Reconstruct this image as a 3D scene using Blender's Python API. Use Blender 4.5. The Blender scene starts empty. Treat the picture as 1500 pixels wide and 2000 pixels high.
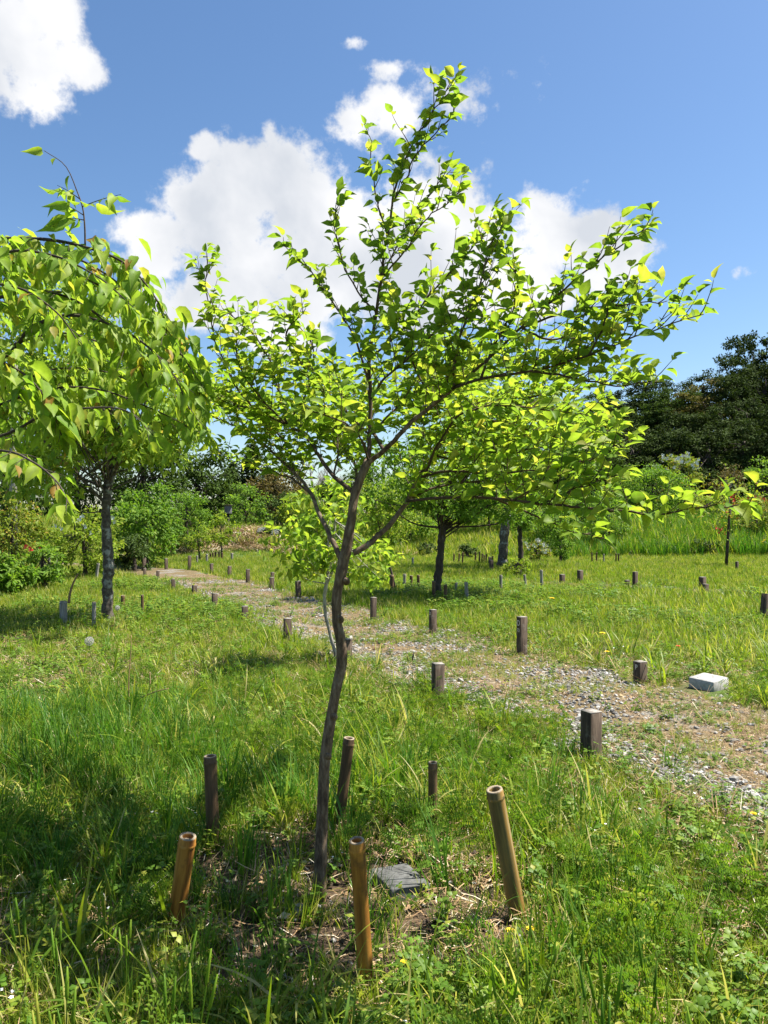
import bpy, math, random
import numpy as np
from mathutils import Vector, Matrix

R = math.radians
scene = bpy.context.scene
COL = scene.collection
rng = np.random.default_rng(7)
random.seed(7)

# ------------------------------------------------------------------ camera
CAM_H = 1.2
F = 1500.0
HOR = 1010.0
cam_d = bpy.data.cameras.new('camera')
cam = bpy.data.objects.new('camera', cam_d)
COL.objects.link(cam)
cam.location = (0, 0, CAM_H)
cam.rotation_euler = (R(90) + math.atan(10 / 1500), 0, 0)
cam_d.sensor_fit = 'VERTICAL'
cam_d.sensor_height = 36
cam_d.sensor_width = 27
cam_d.lens = 27
cam_d.clip_start = 0.05
cam_d.clip_end = 2000
scene.camera = cam

# ------------------------------------------------------------------ light
SUN_EL = R(60)
SUN_AZ = R(12)          # forward of straight right
S = Vector((math.cos(SUN_AZ) * math.cos(SUN_EL), math.sin(SUN_AZ) * math.cos(SUN_EL), math.sin(SUN_EL)))
sun_d = bpy.data.lights.new('sun', 'SUN')
sun_d.energy = 5.0
sun_d.angle = R(0.53)
sun_d.color = (1.0, 0.955, 0.87)
sun = bpy.data.objects.new('sun', sun_d)
COL.objects.link(sun)
sun.rotation_euler = S.to_track_quat('Z', 'Y').to_euler()
sun.location = (8, 4, 16)

scene.view_settings.view_transform = 'Standard'
scene.view_settings.look = 'None'
scene.view_settings.gamma = 1.0
scene.view_settings.use_curve_mapping = False
scene.view_settings.exposure = 1.4
scene.cycles.max_bounces = 9
scene.cycles.diffuse_bounces = 5
scene.cycles.transmission_bounces = 7
scene.cycles.glossy_bounces = 2
scene.cycles.transparent_max_bounces = 8
scene.cycles.sample_clamp_indirect = 8


def dirpx(px, py):
    v = Vector(((px - 750) / F, 1.0, (HOR - py) / F))
    return v.normalized()


def build_world():
    w = bpy.data.worlds.new('World')
    scene.world = w
    w.use_nodes = True
    nt = w.node_tree
    nt.nodes.clear()
    N = nt.nodes.new
    L = nt.links.new
    out = N('ShaderNodeOutputWorld')
    sky = N('ShaderNodeTexSky')
    sky.sky_type = 'NISHITA'
    sky.sun_disc = False
    sky.sun_elevation = SUN_EL
    sky.sun_rotation = math.atan2(S.x, S.y)
    sky.air_density = 1.0
    sky.dust_density = 0.6
    sky.ozone_density = 2.5
    bg = N('ShaderNodeBackground')
    bg.inputs[1].default_value = 0.066
    hs = N('ShaderNodeHueSaturation')
    hs.inputs['Saturation'].default_value = 1.13
    L(sky.outputs[0], hs.inputs['Color'])
    L(hs.outputs[0], bg.inputs[0])
    tc = N('ShaderNodeTexCoord')

    def math_(op, a, b=None, c=None):
        n = N('ShaderNodeMath')
        n.operation = op
        for i, v in enumerate((a, b, c)):
            if v is None:
                continue
            if isinstance(v, (int, float)):
                n.inputs[i].default_value = v
            else:
                L(v, n.inputs[i])
        return n.outputs[0]

    def vmath(op, a, b=None, scale=None):
        n = N('ShaderNodeVectorMath')
        n.operation = op
        for i, v in enumerate((a, b)):
            if v is None:
                continue
            if isinstance(v, tuple):
                n.inputs[i].default_value = v
            else:
                L(v, n.inputs[i])
        if scale is not None:
            n.inputs['Scale'].default_value = scale
        return n.outputs['Value'] if op in ('LENGTH', 'DOT_PRODUCT') else n.outputs[0]

    def noise(vec, scale, detail, rough=0.55, lac=2.0):
        n = N('ShaderNodeTexNoise')
        n.inputs['Scale'].default_value = scale
        n.inputs['Detail'].default_value = detail
        n.inputs['Roughness'].default_value = rough
        n.inputs['Lacunarity'].default_value = lac
        L(vec, n.inputs['Vector'])
        return n

    d = tc.outputs['Generated']
    nz = noise(d, 3.2, 3, 0.5)
    off = vmath('SUBTRACT', nz.outputs['Color'], (0.5, 0.5, 0.5))
    off = vmath('SCALE', off, None, 0.10)
    dw = vmath('ADD', d, off)
    blobs = [
        (415, 430, 145, 115, 1), (520, 375, 160, 85, 1), (305, 480, 90, 78, 1), (400, 590, 190, 85, 1),
        (620, 425, 170, 95, 1), (600, 540, 240, 115, 1), (760, 455, 150, 90, 1), (850, 395, 125, 85, 1),
        (900, 470, 125, 95, 1), (800, 560, 230, 95, 1), (520, 640, 190, 55, .75), (980, 560, 160, 75, 1),
        (1110, 455, 138, 100, 1), (1185, 500, 125, 75, 1), (1060, 590, 110, 50, .8), (1245, 490, 55, 34, .62),
        (540, 290, 22, 28, .5), (400, 310, 40, 30, .8),
        (800, 230, 95, 46, .46), (905, 160, 92, 46, .50), (690, 248, 46, 30, .46), (850, 300, 100, 50, .42), (760, 140, 36, 18, .40), (965, 182, 42, 24, .42),
        (25, 70, 84, 74, .72), (35, 165, 62, 34, .55), (-60, 90, 84, 90, .9), (150, 118, 46, 34, .62), (90, 25, 60, 45, .75),
        (1437, 580, 38, 17, .5), (1470, 525, 42, 20, .5), (700, 90, 22, 10, .32),
        # beyond the frame: the same scattered fair-weather cumulus
        (2300, 500, 380, 170, 1), (-900, 420, 420, 190, 1), (2900, 900, 420, 120, .8), (-1700, 800, 500, 140, .9), (400, -900, 380, 240, .9),
    ]
    acc = None
    for (px, py, rx, ry, amp) in blobs:
        c = dirpx(px, py)
        ax, az = rx / F * 1.0, ry / F * 1.0
        am = (ax + az) / 2
        v = vmath('SUBTRACT', dw, (c.x, c.y, c.z))
        v = vmath('MULTIPLY', v, (1 / ax, 1 / am, 1 / az))
        l = vmath('LENGTH', v)
        q = math_('MULTIPLY', math_('SUBTRACT', 1.02, l), amp)
        acc = q if acc is None else math_('SMOOTH_MAX', acc, q, 0.12)
    n1 = noise(d, 9.0, 9, 0.62, 2.1)
    n2 = noise(d, 26.0, 6, 0.6)
    e = math_('ADD', math_('MULTIPLY', math_('SUBTRACT', n1.outputs[0], 0.5), 1.7),
              math_('MULTIPLY', math_('SUBTRACT', n2.outputs[0], 0.5), 1.15))
    dens = math_('ADD', acc, e)
    mr = N('ShaderNodeMapRange')
    mr.interpolation_type = 'SMOOTHSTEP'
    L(dens, mr.inputs['Value'])
    mr.inputs['From Min'].default_value = 0.03
    mr.inputs['From Max'].default_value = 0.40
    mr.inputs['To Min'].default_value = 0.0
    mr.inputs['To Max'].default_value = 0.99
    # cloud tone: bright billows, faintly grey hollows
    n3 = noise(dw, 7.0, 5, 0.5)
    ramp = N('ShaderNodeValToRGB')
    L(n3.outputs[0], ramp.inputs[0])
    cr = ramp.color_ramp
    cr.elements[0].position = 0.36
    cr.elements[0].color = (0.27, 0.285, 0.31, 1)
    cr.elements[1].position = 0.60
    cr.elements[1].color = (0.40, 0.40, 0.405, 1)
    bg2 = N('ShaderNodeBackground')
    bg2.inputs[1].default_value = 1.0
    L(ramp.outputs[0], bg2.inputs[0])
    mx = N('ShaderNodeMixShader')
    L(mr.outputs[0], mx.inputs[0])
    L(bg.outputs[0], mx.inputs[1])
    L(bg2.outputs[0], mx.inputs[2])
    L(mx.outputs[0], out.inputs[0])


build_world()


# ------------------------------------------------------------------ helpers
def at(px, py, d):
    return np.array([(px - 750) * d / F, d, CAM_H + (HOR - py) * d / F])


_h = np.random.default_rng(99).random((256, 256))


def vnoise(x, y):
    x = np.asarray(x, float); y = np.asarray(y, float)
    xi = np.floor(x).astype(int); yi = np.floor(y).astype(int)
    fx = x - xi; fy = y - yi
    fx = fx * fx * (3 - 2 * fx); fy = fy * fy * (3 - 2 * fy)
    a = _h[xi & 255, yi & 255]; b = _h[(xi + 1) & 255, yi & 255]
    c = _h[xi & 255, (yi + 1) & 255]; d = _h[(xi + 1) & 255, (yi + 1) & 255]
    return (a * (1 - fx) + b * fx) * (1 - fy) + (c * (1 - fx) + d * fx) * fy


def fbm(x, y, o=3):
    s = 0; a = 0.5; t = 0
    for i in range(o):
        s = s + a * vnoise(x * 2 ** i + 17 * i, y * 2 ** i + 31 * i); t += a; a *= 0.5
    return s / t


def sstep(a, b, x):
    t = np.clip((x - a) / (b - a), 0, 1)
    return t * t * (3 - 2 * t)


def ground_z(x, y):
    x = np.asarray(x, float); y = np.asarray(y, float)
    z = (fbm(x * .45 + 3, y * .45 + 9, 3) - .5) * 0.09 * sstep(2.5, 6, y)
    z = z + 0.95 * sstep(22.5, 30, y + .25 * (x - 6)) * sstep(-6, 1, x)                       # grassy bank
    z = z + 0.75 * np.exp(-(((x + 4.3) / 2.2) ** 2 + ((y - 25.0) / 2.2) ** 2) ** 1.3)           # dry mound
    z = z + 7.5 * sstep(38, 66, y) * sstep(4, 22, x)                                         # wooded hill
    z = z + 1.0 * sstep(26, 45, y) * sstep(-2, -12, x)
    return z


def gz(x, y):
    return float(ground_z(x, y))


def polydist(x, y, pts):
    """distance to a polyline and signed side (+ = left/front of travel)"""
    x = np.asarray(x, float); y = np.asarray(y, float)
    best = np.full(x.shape, 1e9); side = np.zeros(x.shape)
    for (a, b) in zip(pts[:-1], pts[1:]):
        ax, ay = a; bx, by = b
        dx, dy = bx - ax, by - ay
        L2 = dx * dx + dy * dy
        t = np.clip(((x - ax) * dx + (y - ay) * dy) / L2, 0, 1)
        ex = x - (ax + t * dx); ey = y - (ay + t * dy)
        dd = np.hypot(ex, ey)
        s = np.sign(dx * ey - dy * ex)
        m = dd < best
        best = np.where(m, dd, best); side = np.where(m, s, side)
    return best, side


PATH = [(4.6, -1.2), (3.6, .5), (2.97, 1.75), (2.36, 2.9), (1.73, 4.22), (1.05, 5.6), (.4, 6.85), (-.25, 8.0), (-.85, 9.3),
        (-1.55, 10.7), (-2.3, 12.3), (-3.1, 13.9), (-4.0, 15.4), (-5.0, 16.8), (-6.6, 18.2), (-9, 19.5)]
PATH2 = [(2.6, 14.3), (3.2, 13.7), (3.8, 13.15), (4.65, 12.65), (5.8, 12.0), (7.4, 11.2), (9.5, 10.4)]


class MB:
    def __init__(s):
        s.v = []; s.q = []; s.t = []; s.tint = []; s.rib = []; s.n = 0

    def add(s, v, quads=None, tris=None, tint=0.0, rib=0.0):
        v = np.asarray(v, float).reshape(-1, 3)
        k = len(v)
        s.v.append(v)
        if quads is not None and len(quads):
            s.q.append(np.asarray(quads, int).reshape(-1, 4) + s.n)
        if tris is not None and len(tris):
            s.t.append(np.asarray(tris, int).reshape(-1, 3) + s.n)
        s.tint.append(np.broadcast_to(np.asarray(tint, float), (k,)).copy())
        s.rib.append(np.broadcast_to(np.asarray(rib, float), (k,)).copy())
        s.n += k

    def tube(s, P, rad, n=6, cap=True, tint=0.0, rib=0.0):
        P = np.asarray(P, float)
        rad = np.broadcast_to(np.asarray(rad, float), (len(P),))
        T = np.gradient(P, axis=0)
        T /= np.linalg.norm(T, axis=1)[:, None] + 1e-9
        u = np.cross(T[0], [0, 1, 0.3]);
        if np.linalg.norm(u) < 1e-3:
            u = np.cross(T[0], [1, 0, 0])
        u /= np.linalg.norm(u)
        rings = []
        ang = np.arange(n) / n * 2 * np.pi
        for i in range(len(P)):
            u = u - T[i] * np.dot(u, T[i]); u /= np.linalg.norm(u) + 1e-9
            w = np.cross(T[i], u)
            rings.append(P[i] + rad[i] * (np.cos(ang)[:, None] * u + np.sin(ang)[:, None] * w))
        V = np.concatenate(rings)
        q = []
        for i in range(len(P) - 1):
            for j in range(n):
                a = i * n + j; b = i * n + (j + 1) % n
                q.append((a, b, b + n, a + n))
        tr = []
        if cap:
            V = np.vstack([V, P[-1:], P[:1]])
            e = len(V) - 2
            o = (len(P) - 1) * n
            for j in range(n):
                tr.append((o + j, o + (j + 1) % n, e))
                tr.append(((j + 1) % n, j, e + 1))
        s.add(V, q, tr, tint, rib)

    def box(s, c, sz, rz=0.0, tint=0.0, taper=1.0, bev=0.0):
        x, y, z = [k / 2 for k in sz]
        if bev > 0:
            b = bev
            ring = lambda X, Y: [(-X + b, -Y), (X - b, -Y), (X, -Y + b), (X, Y - b), (X - b, Y), (-X + b, Y), (-X, Y - b), (-X, -Y + b)]
            V = []
            for (k, zz) in ((1, -z), (1, z - b)):
                V += [(p[0] * (taper if zz > 0 else 1), p[1] * (taper if zz > 0 else 1), zz) for p in ring(x, y)]
            V += [(p[0] * taper, p[1] * taper, z) for p in ring(x - b, y - b)]
            q = []
            for i in range(2):
                for j in range(8):
                    a = i * 8 + j; bb = i * 8 + (j + 1) % 8
                    q.append((a, bb, bb + 8, a + 8))
            V += [(0, 0, z)]
            tr = [(16 + j, 16 + (j + 1) % 8, 24) for j in range(8)]
        else:
            V = [(-x, -y, -z), (x, -y, -z), (x, y, -z), (-x, y, -z), (-x * taper, -y * taper, z), (x * taper, -y * taper, z), (x * taper, y * taper, z), (-x * taper, y * taper, z)]
            q = [(0, 1, 5, 4), (1, 2, 6, 5), (2, 3, 7, 6), (3, 0, 4, 7), (4, 5, 6, 7), (3, 2, 1, 0)]
            tr = []
        V = np.array(V, float)
        cs, sn = math.cos(rz), math.sin(rz)
        V = np.stack([V[:, 0] * cs - V[:, 1] * sn, V[:, 0] * sn + V[:, 1] * cs, V[:, 2]], 1) + np.array(c)
        s.add(V, q, tr, tint)

    def mesh(s, name, mat, smooth=False, origin=(0, 0, 0)):
        V = np.concatenate(s.v) - np.array(origin) if s.v else np.zeros((0, 3))
        Q = np.concatenate(s.q) if s.q else np.zeros((0, 4), int)
        T = np.concatenate(s.t) if s.t else np.zeros((0, 3), int)
        me = bpy.data.meshes.new(name)
        me.vertices.add(len(V))
        me.vertices.foreach_set('co', V.ravel())
        nl = Q.size + T.size
        me.loops.add(nl)
        me.loops.foreach_set('vertex_index', np.concatenate([Q.ravel(), T.ravel()]).astype(np.int32))
        npol = len(Q) + len(T)
        me.polygons.add(npol)
        st = np.concatenate([np.arange(len(Q)) * 4, Q.size + np.arange(len(T)) * 3]).astype(np.int32)
        me.polygons.foreach_set('loop_start', st)
        me.update(calc_edges=True)
        me.validate()
        if smooth:
            me.polygons.foreach_set('use_smooth', np.ones(npol, bool))
        a = me.attributes.new('tint', 'FLOAT', 'POINT'); a.data.foreach_set('value', np.concatenate(s.tint).astype(np.float32))
        a = me.attributes.new('rib', 'FLOAT', 'POINT'); a.data.foreach_set('value', np.concatenate(s.rib).astype(np.float32))
        if mat:
            me.materials.append(mat)
        return me

    def build(s, name, mat, parent=None, origin=None, smooth=False, kind=None):
        if origin is None:
            origin = tuple(parent.location) if parent is not None else (0, 0, 0)
        me = s.mesh(name, mat, smooth, origin)
        o = bpy.data.objects.new(name, me)
        COL.objects.link(o)
        if parent is not None:
            o.parent = parent
        if kind:
            o['kind'] = kind
        return o


def thing(name, label, cat, loc=(0, 0, 0), group=None):
    o = bpy.data.objects.new(name, None)
    COL.objects.link(o)
    o.location = loc
    o.empty_display_size = 0.1
    o['label'] = label; o['category'] = cat
    if group:
        o['group'] = group
    return o


def tag(o, label, cat, group=None):
    o['label'] = label; o['category'] = cat
    if group:
        o['group'] = group
    return o


def copy_tree(root, loc, rz, label, group=None, scale=None):
    r = root.copy(); COL.objects.link(r)
    r.location = loc; r.rotation_euler = (0, 0, rz); r['label'] = label
    if group:
        r['group'] = group
    if scale is not None:
        r.scale = scale if hasattr(scale, '__len__') else (scale,) * 3
    for ch in list(root.children):
        c = ch.copy(); COL.objects.link(c); c.parent = r
        for g in list(ch.children):
            d = g.copy(); COL.objects.link(d); d.parent = c
    return r


# ------------------------------------------------------------------ materials
def new_mat(name):
    m = bpy.data.materials.new(name)
    m.use_nodes = True
    nt = m.node_tree
    nt.nodes.clear()
    return m, nt, nt.nodes.new, nt.links.new


def ramp_node(N, stops):
    r = N('ShaderNodeValToRGB')
    cr = r.color_ramp
    while len(cr.elements) < len(stops):
        cr.elements.new(0.5)
    for e, (p, c) in zip(cr.elements, stops):
        e.position = p; e.color = (*c, 1)
    return r


def leaf_mat(name, stops, transl=0.42, tcol=(1.25, 1.35, .55), rough=0.45, spec=0.35, rib=0.25, ns=25.0):
    m, nt, N, L = new_mat(name)
    out = N('ShaderNodeOutputMaterial')
    at_ = N('ShaderNodeAttribute'); at_.attribute_name = 'tint'
    oi = N('ShaderNodeObjectInfo')
    ad = N('ShaderNodeMath'); ad.operation = 'ADD'
    L(at_.outputs['Fac'], ad.inputs[0]); L(oi.outputs['Random'], ad.inputs[1])
    fr = N('ShaderNodeMath'); fr.operation = 'FRACT'; L(ad.outputs[0], fr.inputs[0])
    rp = ramp_node(N, stops); L(fr.outputs[0], rp.inputs[0])
    # blotches on the blade
    ge = N('ShaderNodeNewGeometry')
    nz = N('ShaderNodeTexNoise'); nz.inputs['Scale'].default_value = ns; nz.inputs['Detail'].default_value = 3
    L(ge.outputs['Position'], nz.inputs['Vector'])
    mr = N('ShaderNodeMapRange'); L(nz.outputs[0], mr.inputs['Value'])
    mr.inputs['From Min'].default_value = .3; mr.inputs['From Max'].default_value = .7
    mr.inputs['To Min'].default_value = .78; mr.inputs['To Max'].default_value = 1.2
    mu = N('ShaderNodeVectorMath'); mu.operation = 'SCALE'; L(rp.outputs[0], mu.inputs[0]); L(mr.outputs[0], mu.inputs['Scale'])
    # pale midrib
    ra = N('ShaderNodeAttribute'); ra.attribute_name = 'rib'
    pw = N('ShaderNodeMath'); pw.operation = 'POWER'; L(ra.outputs['Fac'], pw.inputs[0]); pw.inputs[1].default_value = 5
    ms = N('ShaderNodeMath'); ms.operation = 'MULTIPLY'; L(pw.outputs[0], ms.inputs[0]); ms.inputs[1].default_value = rib
    mx = N('ShaderNodeMix'); mx.data_type = 'RGBA'
    L(ms.outputs[0], mx.inputs['Factor']); L(mu.outputs[0], mx.inputs['A']); mx.inputs['B'].default_value = (.28, .34, .12, 1)
    p = N('ShaderNodeBsdfPrincipled')
    L(mx.outputs['Result'], p.inputs['Base Color'])
    p.inputs['Roughness'].default_value = rough
    p.inputs['Specular IOR Level'].default_value = spec
    tr = N('ShaderNodeBsdfTranslucent')
    tm = N('ShaderNodeVectorMath'); tm.operation = 'MULTIPLY'; L(mx.outputs['Result'], tm.inputs[0]); tm.inputs[1].default_value = tcol
    L(tm.outputs[0], tr.inputs[0])
    ms2 = N('ShaderNodeMixShader'); ms2.inputs[0].default_value = transl
    L(p.outputs[0], ms2.inputs[1]); L(tr.outputs[0], ms2.inputs[2]); L(ms2.outputs[0], out.inputs[0])
    return m


def surf_mat(name, stops, scale=(30, 30, 30), detail=6, rough=0.85, bump=0.3, bdist=0.01, spec=0.3, second=None, object_coords=True, rnd=True):
    """noise-driven colour with bump; second = (colour, scale, threshold, softness) adds patches"""
    m, nt, N, L = new_mat(name)
    out = N('ShaderNodeOutputMaterial')
    tc = N('ShaderNodeTexCoord'); oi = N('ShaderNodeObjectInfo')
    mp = N('ShaderNodeMapping'); mp.inputs['Scale'].default_value = scale
    src = tc.outputs['Object'] if object_coords else N('ShaderNodeNewGeometry').outputs['Position']
    sc = N('ShaderNodeVectorMath'); sc.operation = 'ADD'
    L(src, sc.inputs[0])
    if rnd:
        mm = N('ShaderNodeMath'); mm.operation = 'MULTIPLY'; L(oi.outputs['Random'], mm.inputs[0]); mm.inputs[1].default_value = 37
        L(mm.outputs[0], sc.inputs[1])
    L(sc.outputs[0], mp.inputs['Vector'])
    nz = N('ShaderNodeTexNoise'); nz.inputs['Scale'].default_value = 1; nz.inputs['Detail'].default_value = detail; nz.inputs['Roughness'].default_value = .65
    L(mp.outputs[0], nz.inputs['Vector'])
    rp = ramp_node(N, stops); L(nz.outputs[0], rp.inputs[0])
    col = rp.outputs[0]
    if second:
        c2, s2, th, sf = second
        n2 = N('ShaderNodeTexNoise'); n2.inputs['Scale'].default_value = s2; n2.inputs['Detail'].default_value = 5; n2.inputs['Roughness'].default_value = .6
        L(sc.outputs[0], n2.inputs['Vector'])
        mr = N('ShaderNodeMapRange'); L(n2.outputs[0], mr.inputs['Value'])
        mr.inputs['From Min'].default_value = th; mr.inputs['From Max'].default_value = th + sf
        mx = N('ShaderNodeMix'); mx.data_type = 'RGBA'
        L(mr.outputs[0], mx.inputs['Factor']); L(col, mx.inputs['A']); mx.inputs['B'].default_value = (*c2, 1)
        col = mx.outputs['Result']
    p = N('ShaderNodeBsdfPrincipled'); L(col, p.inputs['Base Color'])
    p.inputs['Roughness'].default_value = rough; p.inputs['Specular IOR Level'].default_value = spec
    b = N('ShaderNodeBump'); b.inputs['Strength'].default_value = bump; b.inputs['Distance'].default_value = bdist
    L(nz.outputs[0], b.inputs['Height']); L(b.outputs[0], p.inputs['Normal'])
    L(p.outputs[0], out.inputs[0])
    return m


def rand_mat(name, stops, rough=.8, spec=.3, transl=0.0):
    m, nt, N, L = new_mat(name)
    out = N('ShaderNodeOutputMaterial')
    at_ = N('ShaderNodeAttribute'); at_.attribute_name = 'tint'
    oi = N('ShaderNodeObjectInfo')
    ad = N('ShaderNodeMath'); ad.operation = 'ADD'; L(at_.outputs['Fac'], ad.inputs[0]); L(oi.outputs['Random'], ad.inputs[1])
    fr = N('ShaderNodeMath'); fr.operation = 'FRACT'; L(ad.outputs[0], fr.inputs[0])
    rp = ramp_node(N, stops); L(fr.outputs[0], rp.inputs[0])
    ge = N('ShaderNodeNewGeometry')
    nz = N('ShaderNodeTexNoise'); nz.inputs['Scale'].default_value = 90; nz.inputs['Detail'].default_value = 4
    L(ge.outputs['Position'], nz.inputs['Vector'])
    mr = N('ShaderNodeMapRange'); L(nz.outputs[0], mr.inputs['Value'])
    mr.inputs['To Min'].default_value = .55; mr.inputs['To Max'].default_value = 1.4
    mu = N('ShaderNodeVectorMath'); mu.operation = 'SCALE'; L(rp.outputs[0], mu.inputs[0]); L(mr.outputs[0], mu.inputs['Scale'])
    p = N('ShaderNodeBsdfPrincipled'); L(mu.outputs[0], p.inputs['Base Color'])
    p.inputs['Roughness'].default_value = rough; p.inputs['Specular IOR Level'].default_value = spec
    L(p.outputs[0], out.inputs[0])
    return m


LM = {}
LM['young'] = leaf_mat('young_leaf', [(0, (.12, .23, .025)), (.35, (.18, .31, .032)), (.75, (.25, .36, .038)), (.97, (.33, .40, .05)), (1, (.42, .42, .10))], transl=.60, tcol=(1.35, 1.25, .7), spec=.16, rough=.5, ns=60)
LM['near'] = leaf_mat('pointed_leaf', [(0, (.15, .28, .03)), (.5, (.24, .37, .038)), (.95, (.34, .43, .05)), (.985, (.36, .30, .05)), (1, (.36, .16, .05))], transl=.58, tcol=(1.3, 1.25, .7), rib=.4, spec=.2, rough=.5, ns=50)
LM['mid'] = leaf_mat('mid_green_leaf', [(0, (.08, .17, .02)), (.6, (.14, .25, .028)), (1, (.22, .31, .04))], transl=.48, spec=.15, rough=.6)
LM['yellow'] = leaf_mat('yellow_green_leaf', [(0, (.12, .20, .016)), (.6, (.20, .28, .022)), (1, (.30, .32, .04))], transl=.48, spec=.15, rough=.6)
LM['fresh'] = leaf_mat('fresh_green_leaf', [(0, (.07, .16, .016)), (.6, (.12, .23, .022)), (1, (.20, .29, .035))], transl=.45, spec=.15, rough=.6)
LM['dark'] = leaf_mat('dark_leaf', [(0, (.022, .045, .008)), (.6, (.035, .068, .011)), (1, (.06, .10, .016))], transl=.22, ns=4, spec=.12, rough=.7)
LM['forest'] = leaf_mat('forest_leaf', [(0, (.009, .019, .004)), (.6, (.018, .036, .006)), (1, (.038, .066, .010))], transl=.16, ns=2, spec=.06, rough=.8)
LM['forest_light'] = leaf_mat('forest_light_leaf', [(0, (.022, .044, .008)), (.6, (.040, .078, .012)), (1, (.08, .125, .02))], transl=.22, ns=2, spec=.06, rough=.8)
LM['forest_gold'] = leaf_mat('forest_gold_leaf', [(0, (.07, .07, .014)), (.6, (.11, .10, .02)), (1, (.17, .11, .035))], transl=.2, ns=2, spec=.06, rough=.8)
LM['orange'] = leaf_mat('orange_tinged_leaf', [(0, (.12, .19, .02)), (.6, (.20, .25, .025)), (.88, (.27, .25, .035)), (1, (.34, .17, .04))], transl=.4, spec=.15, rough=.6)
LM['brown'] = leaf_mat('rusty_leaf', [(0, (.06, .05, .016)), (.5, (.10, .07, .022)), (1, (.15, .10, .03))], transl=.25, ns=3, spec=.1, rough=.7)
LM['grass'] = leaf_mat('grass_blade', [(0, (.075, .15, .014)), (.30, (.135, .22, .017)), (.60, (.22, .285, .022)), (.82, (.33, .34, .05)), (1, (.50, .42, .20))], transl=.45, ns=6, rib=.1, spec=.22)
LM['weed'] = leaf_mat('weed_leaf', [(0, (.075, .165, .015)), (.5, (.125, .23, .02)), (.85, (.20, .29, .025)), (1, (.32, .32, .05))], transl=.45, ns=10, spec=.22)
LM['lush'] = leaf_mat('lush_grass_blade', [(0, (.04, .12, .012)), (.6, (.075, .175, .018)), (1, (.13, .24, .03))], transl=.42, ns=6, spec=.22)
LM['straw'] = rand_mat('dry_straw', [(0, (.17, .10, .05)), (.4, (.28, .175, .085)), (.8, (.38, .27, .14)), (1, (.62, .56, .44))])
LM['spike'] = rand_mat('seed_spike', [(0, (.14, .17, .03)), (1, (.26, .25, .06))])
LM['white'] = rand_mat('white_petal', [(0, (.7, .7, .68)), (1, (.82, .82, .8))])
LM['pappus'] = rand_mat('grey_white_down', [(0, (.34, .33, .30)), (1, (.45, .44, .41))])
LM['yellowp'] = rand_mat('yellow_petal', [(0, (.75, .52, .02)), (1, (.85, .65, .03))])
LM['redp'] = rand_mat('red_petal', [(0, (.65, .05, .05)), (.6, (.75, .12, .06)), (1, (.8, .3, .2))])
M_BARK = surf_mat('brown_bark', [(.3, (.034, .022, .014)), (.45, (.095, .062, .038)), (.58, (.17, .12, .075)), (.72, (.27, .22, .17))], scale=(70, 70, 22), bump=.9, bdist=.006, second=((.15, .12, .085), 14, .60, .1))
M_BARK2 = surf_mat('dark_bark', [(.3, (.025, .018, .013)), (.55, (.06, .045, .033)), (.75, (.12, .10, .08))], scale=(40, 40, 10), bump=.6, bdist=.01)
M_LICHEN = surf_mat('lichened_bark', [(.3, (.035, .028, .022)), (.5, (.08, .065, .05)), (.7, (.15, .13, .10))], scale=(26, 26, 30), bump=.7, bdist=.01, second=((.26, .26, .23), 9, .57, .08))
M_PALE = surf_mat('pale_bark', [(.3, (.10, .085, .07)), (.5, (.28, .26, .22)), (.7, (.45, .43, .38))], scale=(40, 40, 14), bump=.4, bdist=.004)
M_TWIG = surf_mat('young_twig_bark', [(.3, (.035, .025, .018)), (.7, (.11, .07, .04))], scale=(50, 50, 50), bump=.2, bdist=.002)
M_WOOD = surf_mat('weathered_wood', [(.28, (.018, .012, .008)), (.46, (.055, .037, .024)), (.62, (.11, .078, .052)), (.8, (.19, .15, .11))], scale=(75, 75, 7), bump=.5, bdist=.003, second=((.13, .108, .085), 18, .57, .15))
M_WOODTOP = surf_mat('grey_end_grain', [(.3, (.14, .12, .10)), (.7, (.34, .31, .27))], scale=(60, 60, 60), bump=.4, bdist=.002)
M_PAINT = surf_mat('faded_white_marking', [(.3, (.36, .36, .34)), (.7, (.58, .58, .56))], scale=(50, 50, 50), bump=0)
M_BAMBOO = surf_mat('weathered_bamboo', [(.3, (.09, .032, .008)), (.46, (.26, .11, .018)), (.60, (.40, .19, .035)), (.8, (.33, .24, .10))], scale=(34, 34, 3.2), rough=.62, spec=.25, bump=.25, bdist=.002, second=((.05, .03, .018), 9, .56, .14))
M_BAMBOO_D = surf_mat('dark_aged_bamboo', [(.3, (.04, .022, .012)), (.5, (.10, .058, .028)), (.75, (.20, .13, .07))], scale=(34, 34, 3.2), rough=.6, bump=.2, bdist=.002, second=((.22, .14, .06), 8, .57, .12))
M_BAMBOO_O = surf_mat('olive_bamboo', [(.32, (.06, .045, .02)), (.47, (.16, .12, .045)), (.58, (.27, .15, .035)), (.72, (.34, .28, .16))], scale=(34, 34, 2.2), rough=.5, bump=.2, bdist=.002, second=((.06, .045, .02), 8, .55, .14))
M_BAMBOO_G = surf_mat('grey_bamboo', [(.3, (.12, .11, .09)), (.5, (.24, .22, .19)), (.75, (.45, .43, .39))], scale=(34, 34, 4), rough=.7, bump=.2, bdist=.002)
M_BTOP = surf_mat('bamboo_cut_end', [(.3, (.15, .11, .07)), (.7, (.34, .28, .20))], scale=(80, 80, 80), bump=.2, bdist=.001)
M_CONC = surf_mat('pale_concrete', [(.3, (.24, .23, .21)), (.5, (.34, .33, .31)), (.7, (.42, .41, .39))], scale=(45, 45, 45), bump=.35, bdist=.003, second=((.17, .155, .12), 12, .62, .12))
M_CONC2 = surf_mat('stained_concrete', [(.3, (.05, .05, .048)), (.5, (.09, .09, .086)), (.7, (.13, .13, .125))], scale=(45, 45, 45), bump=.35, bdist=.003)
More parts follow.
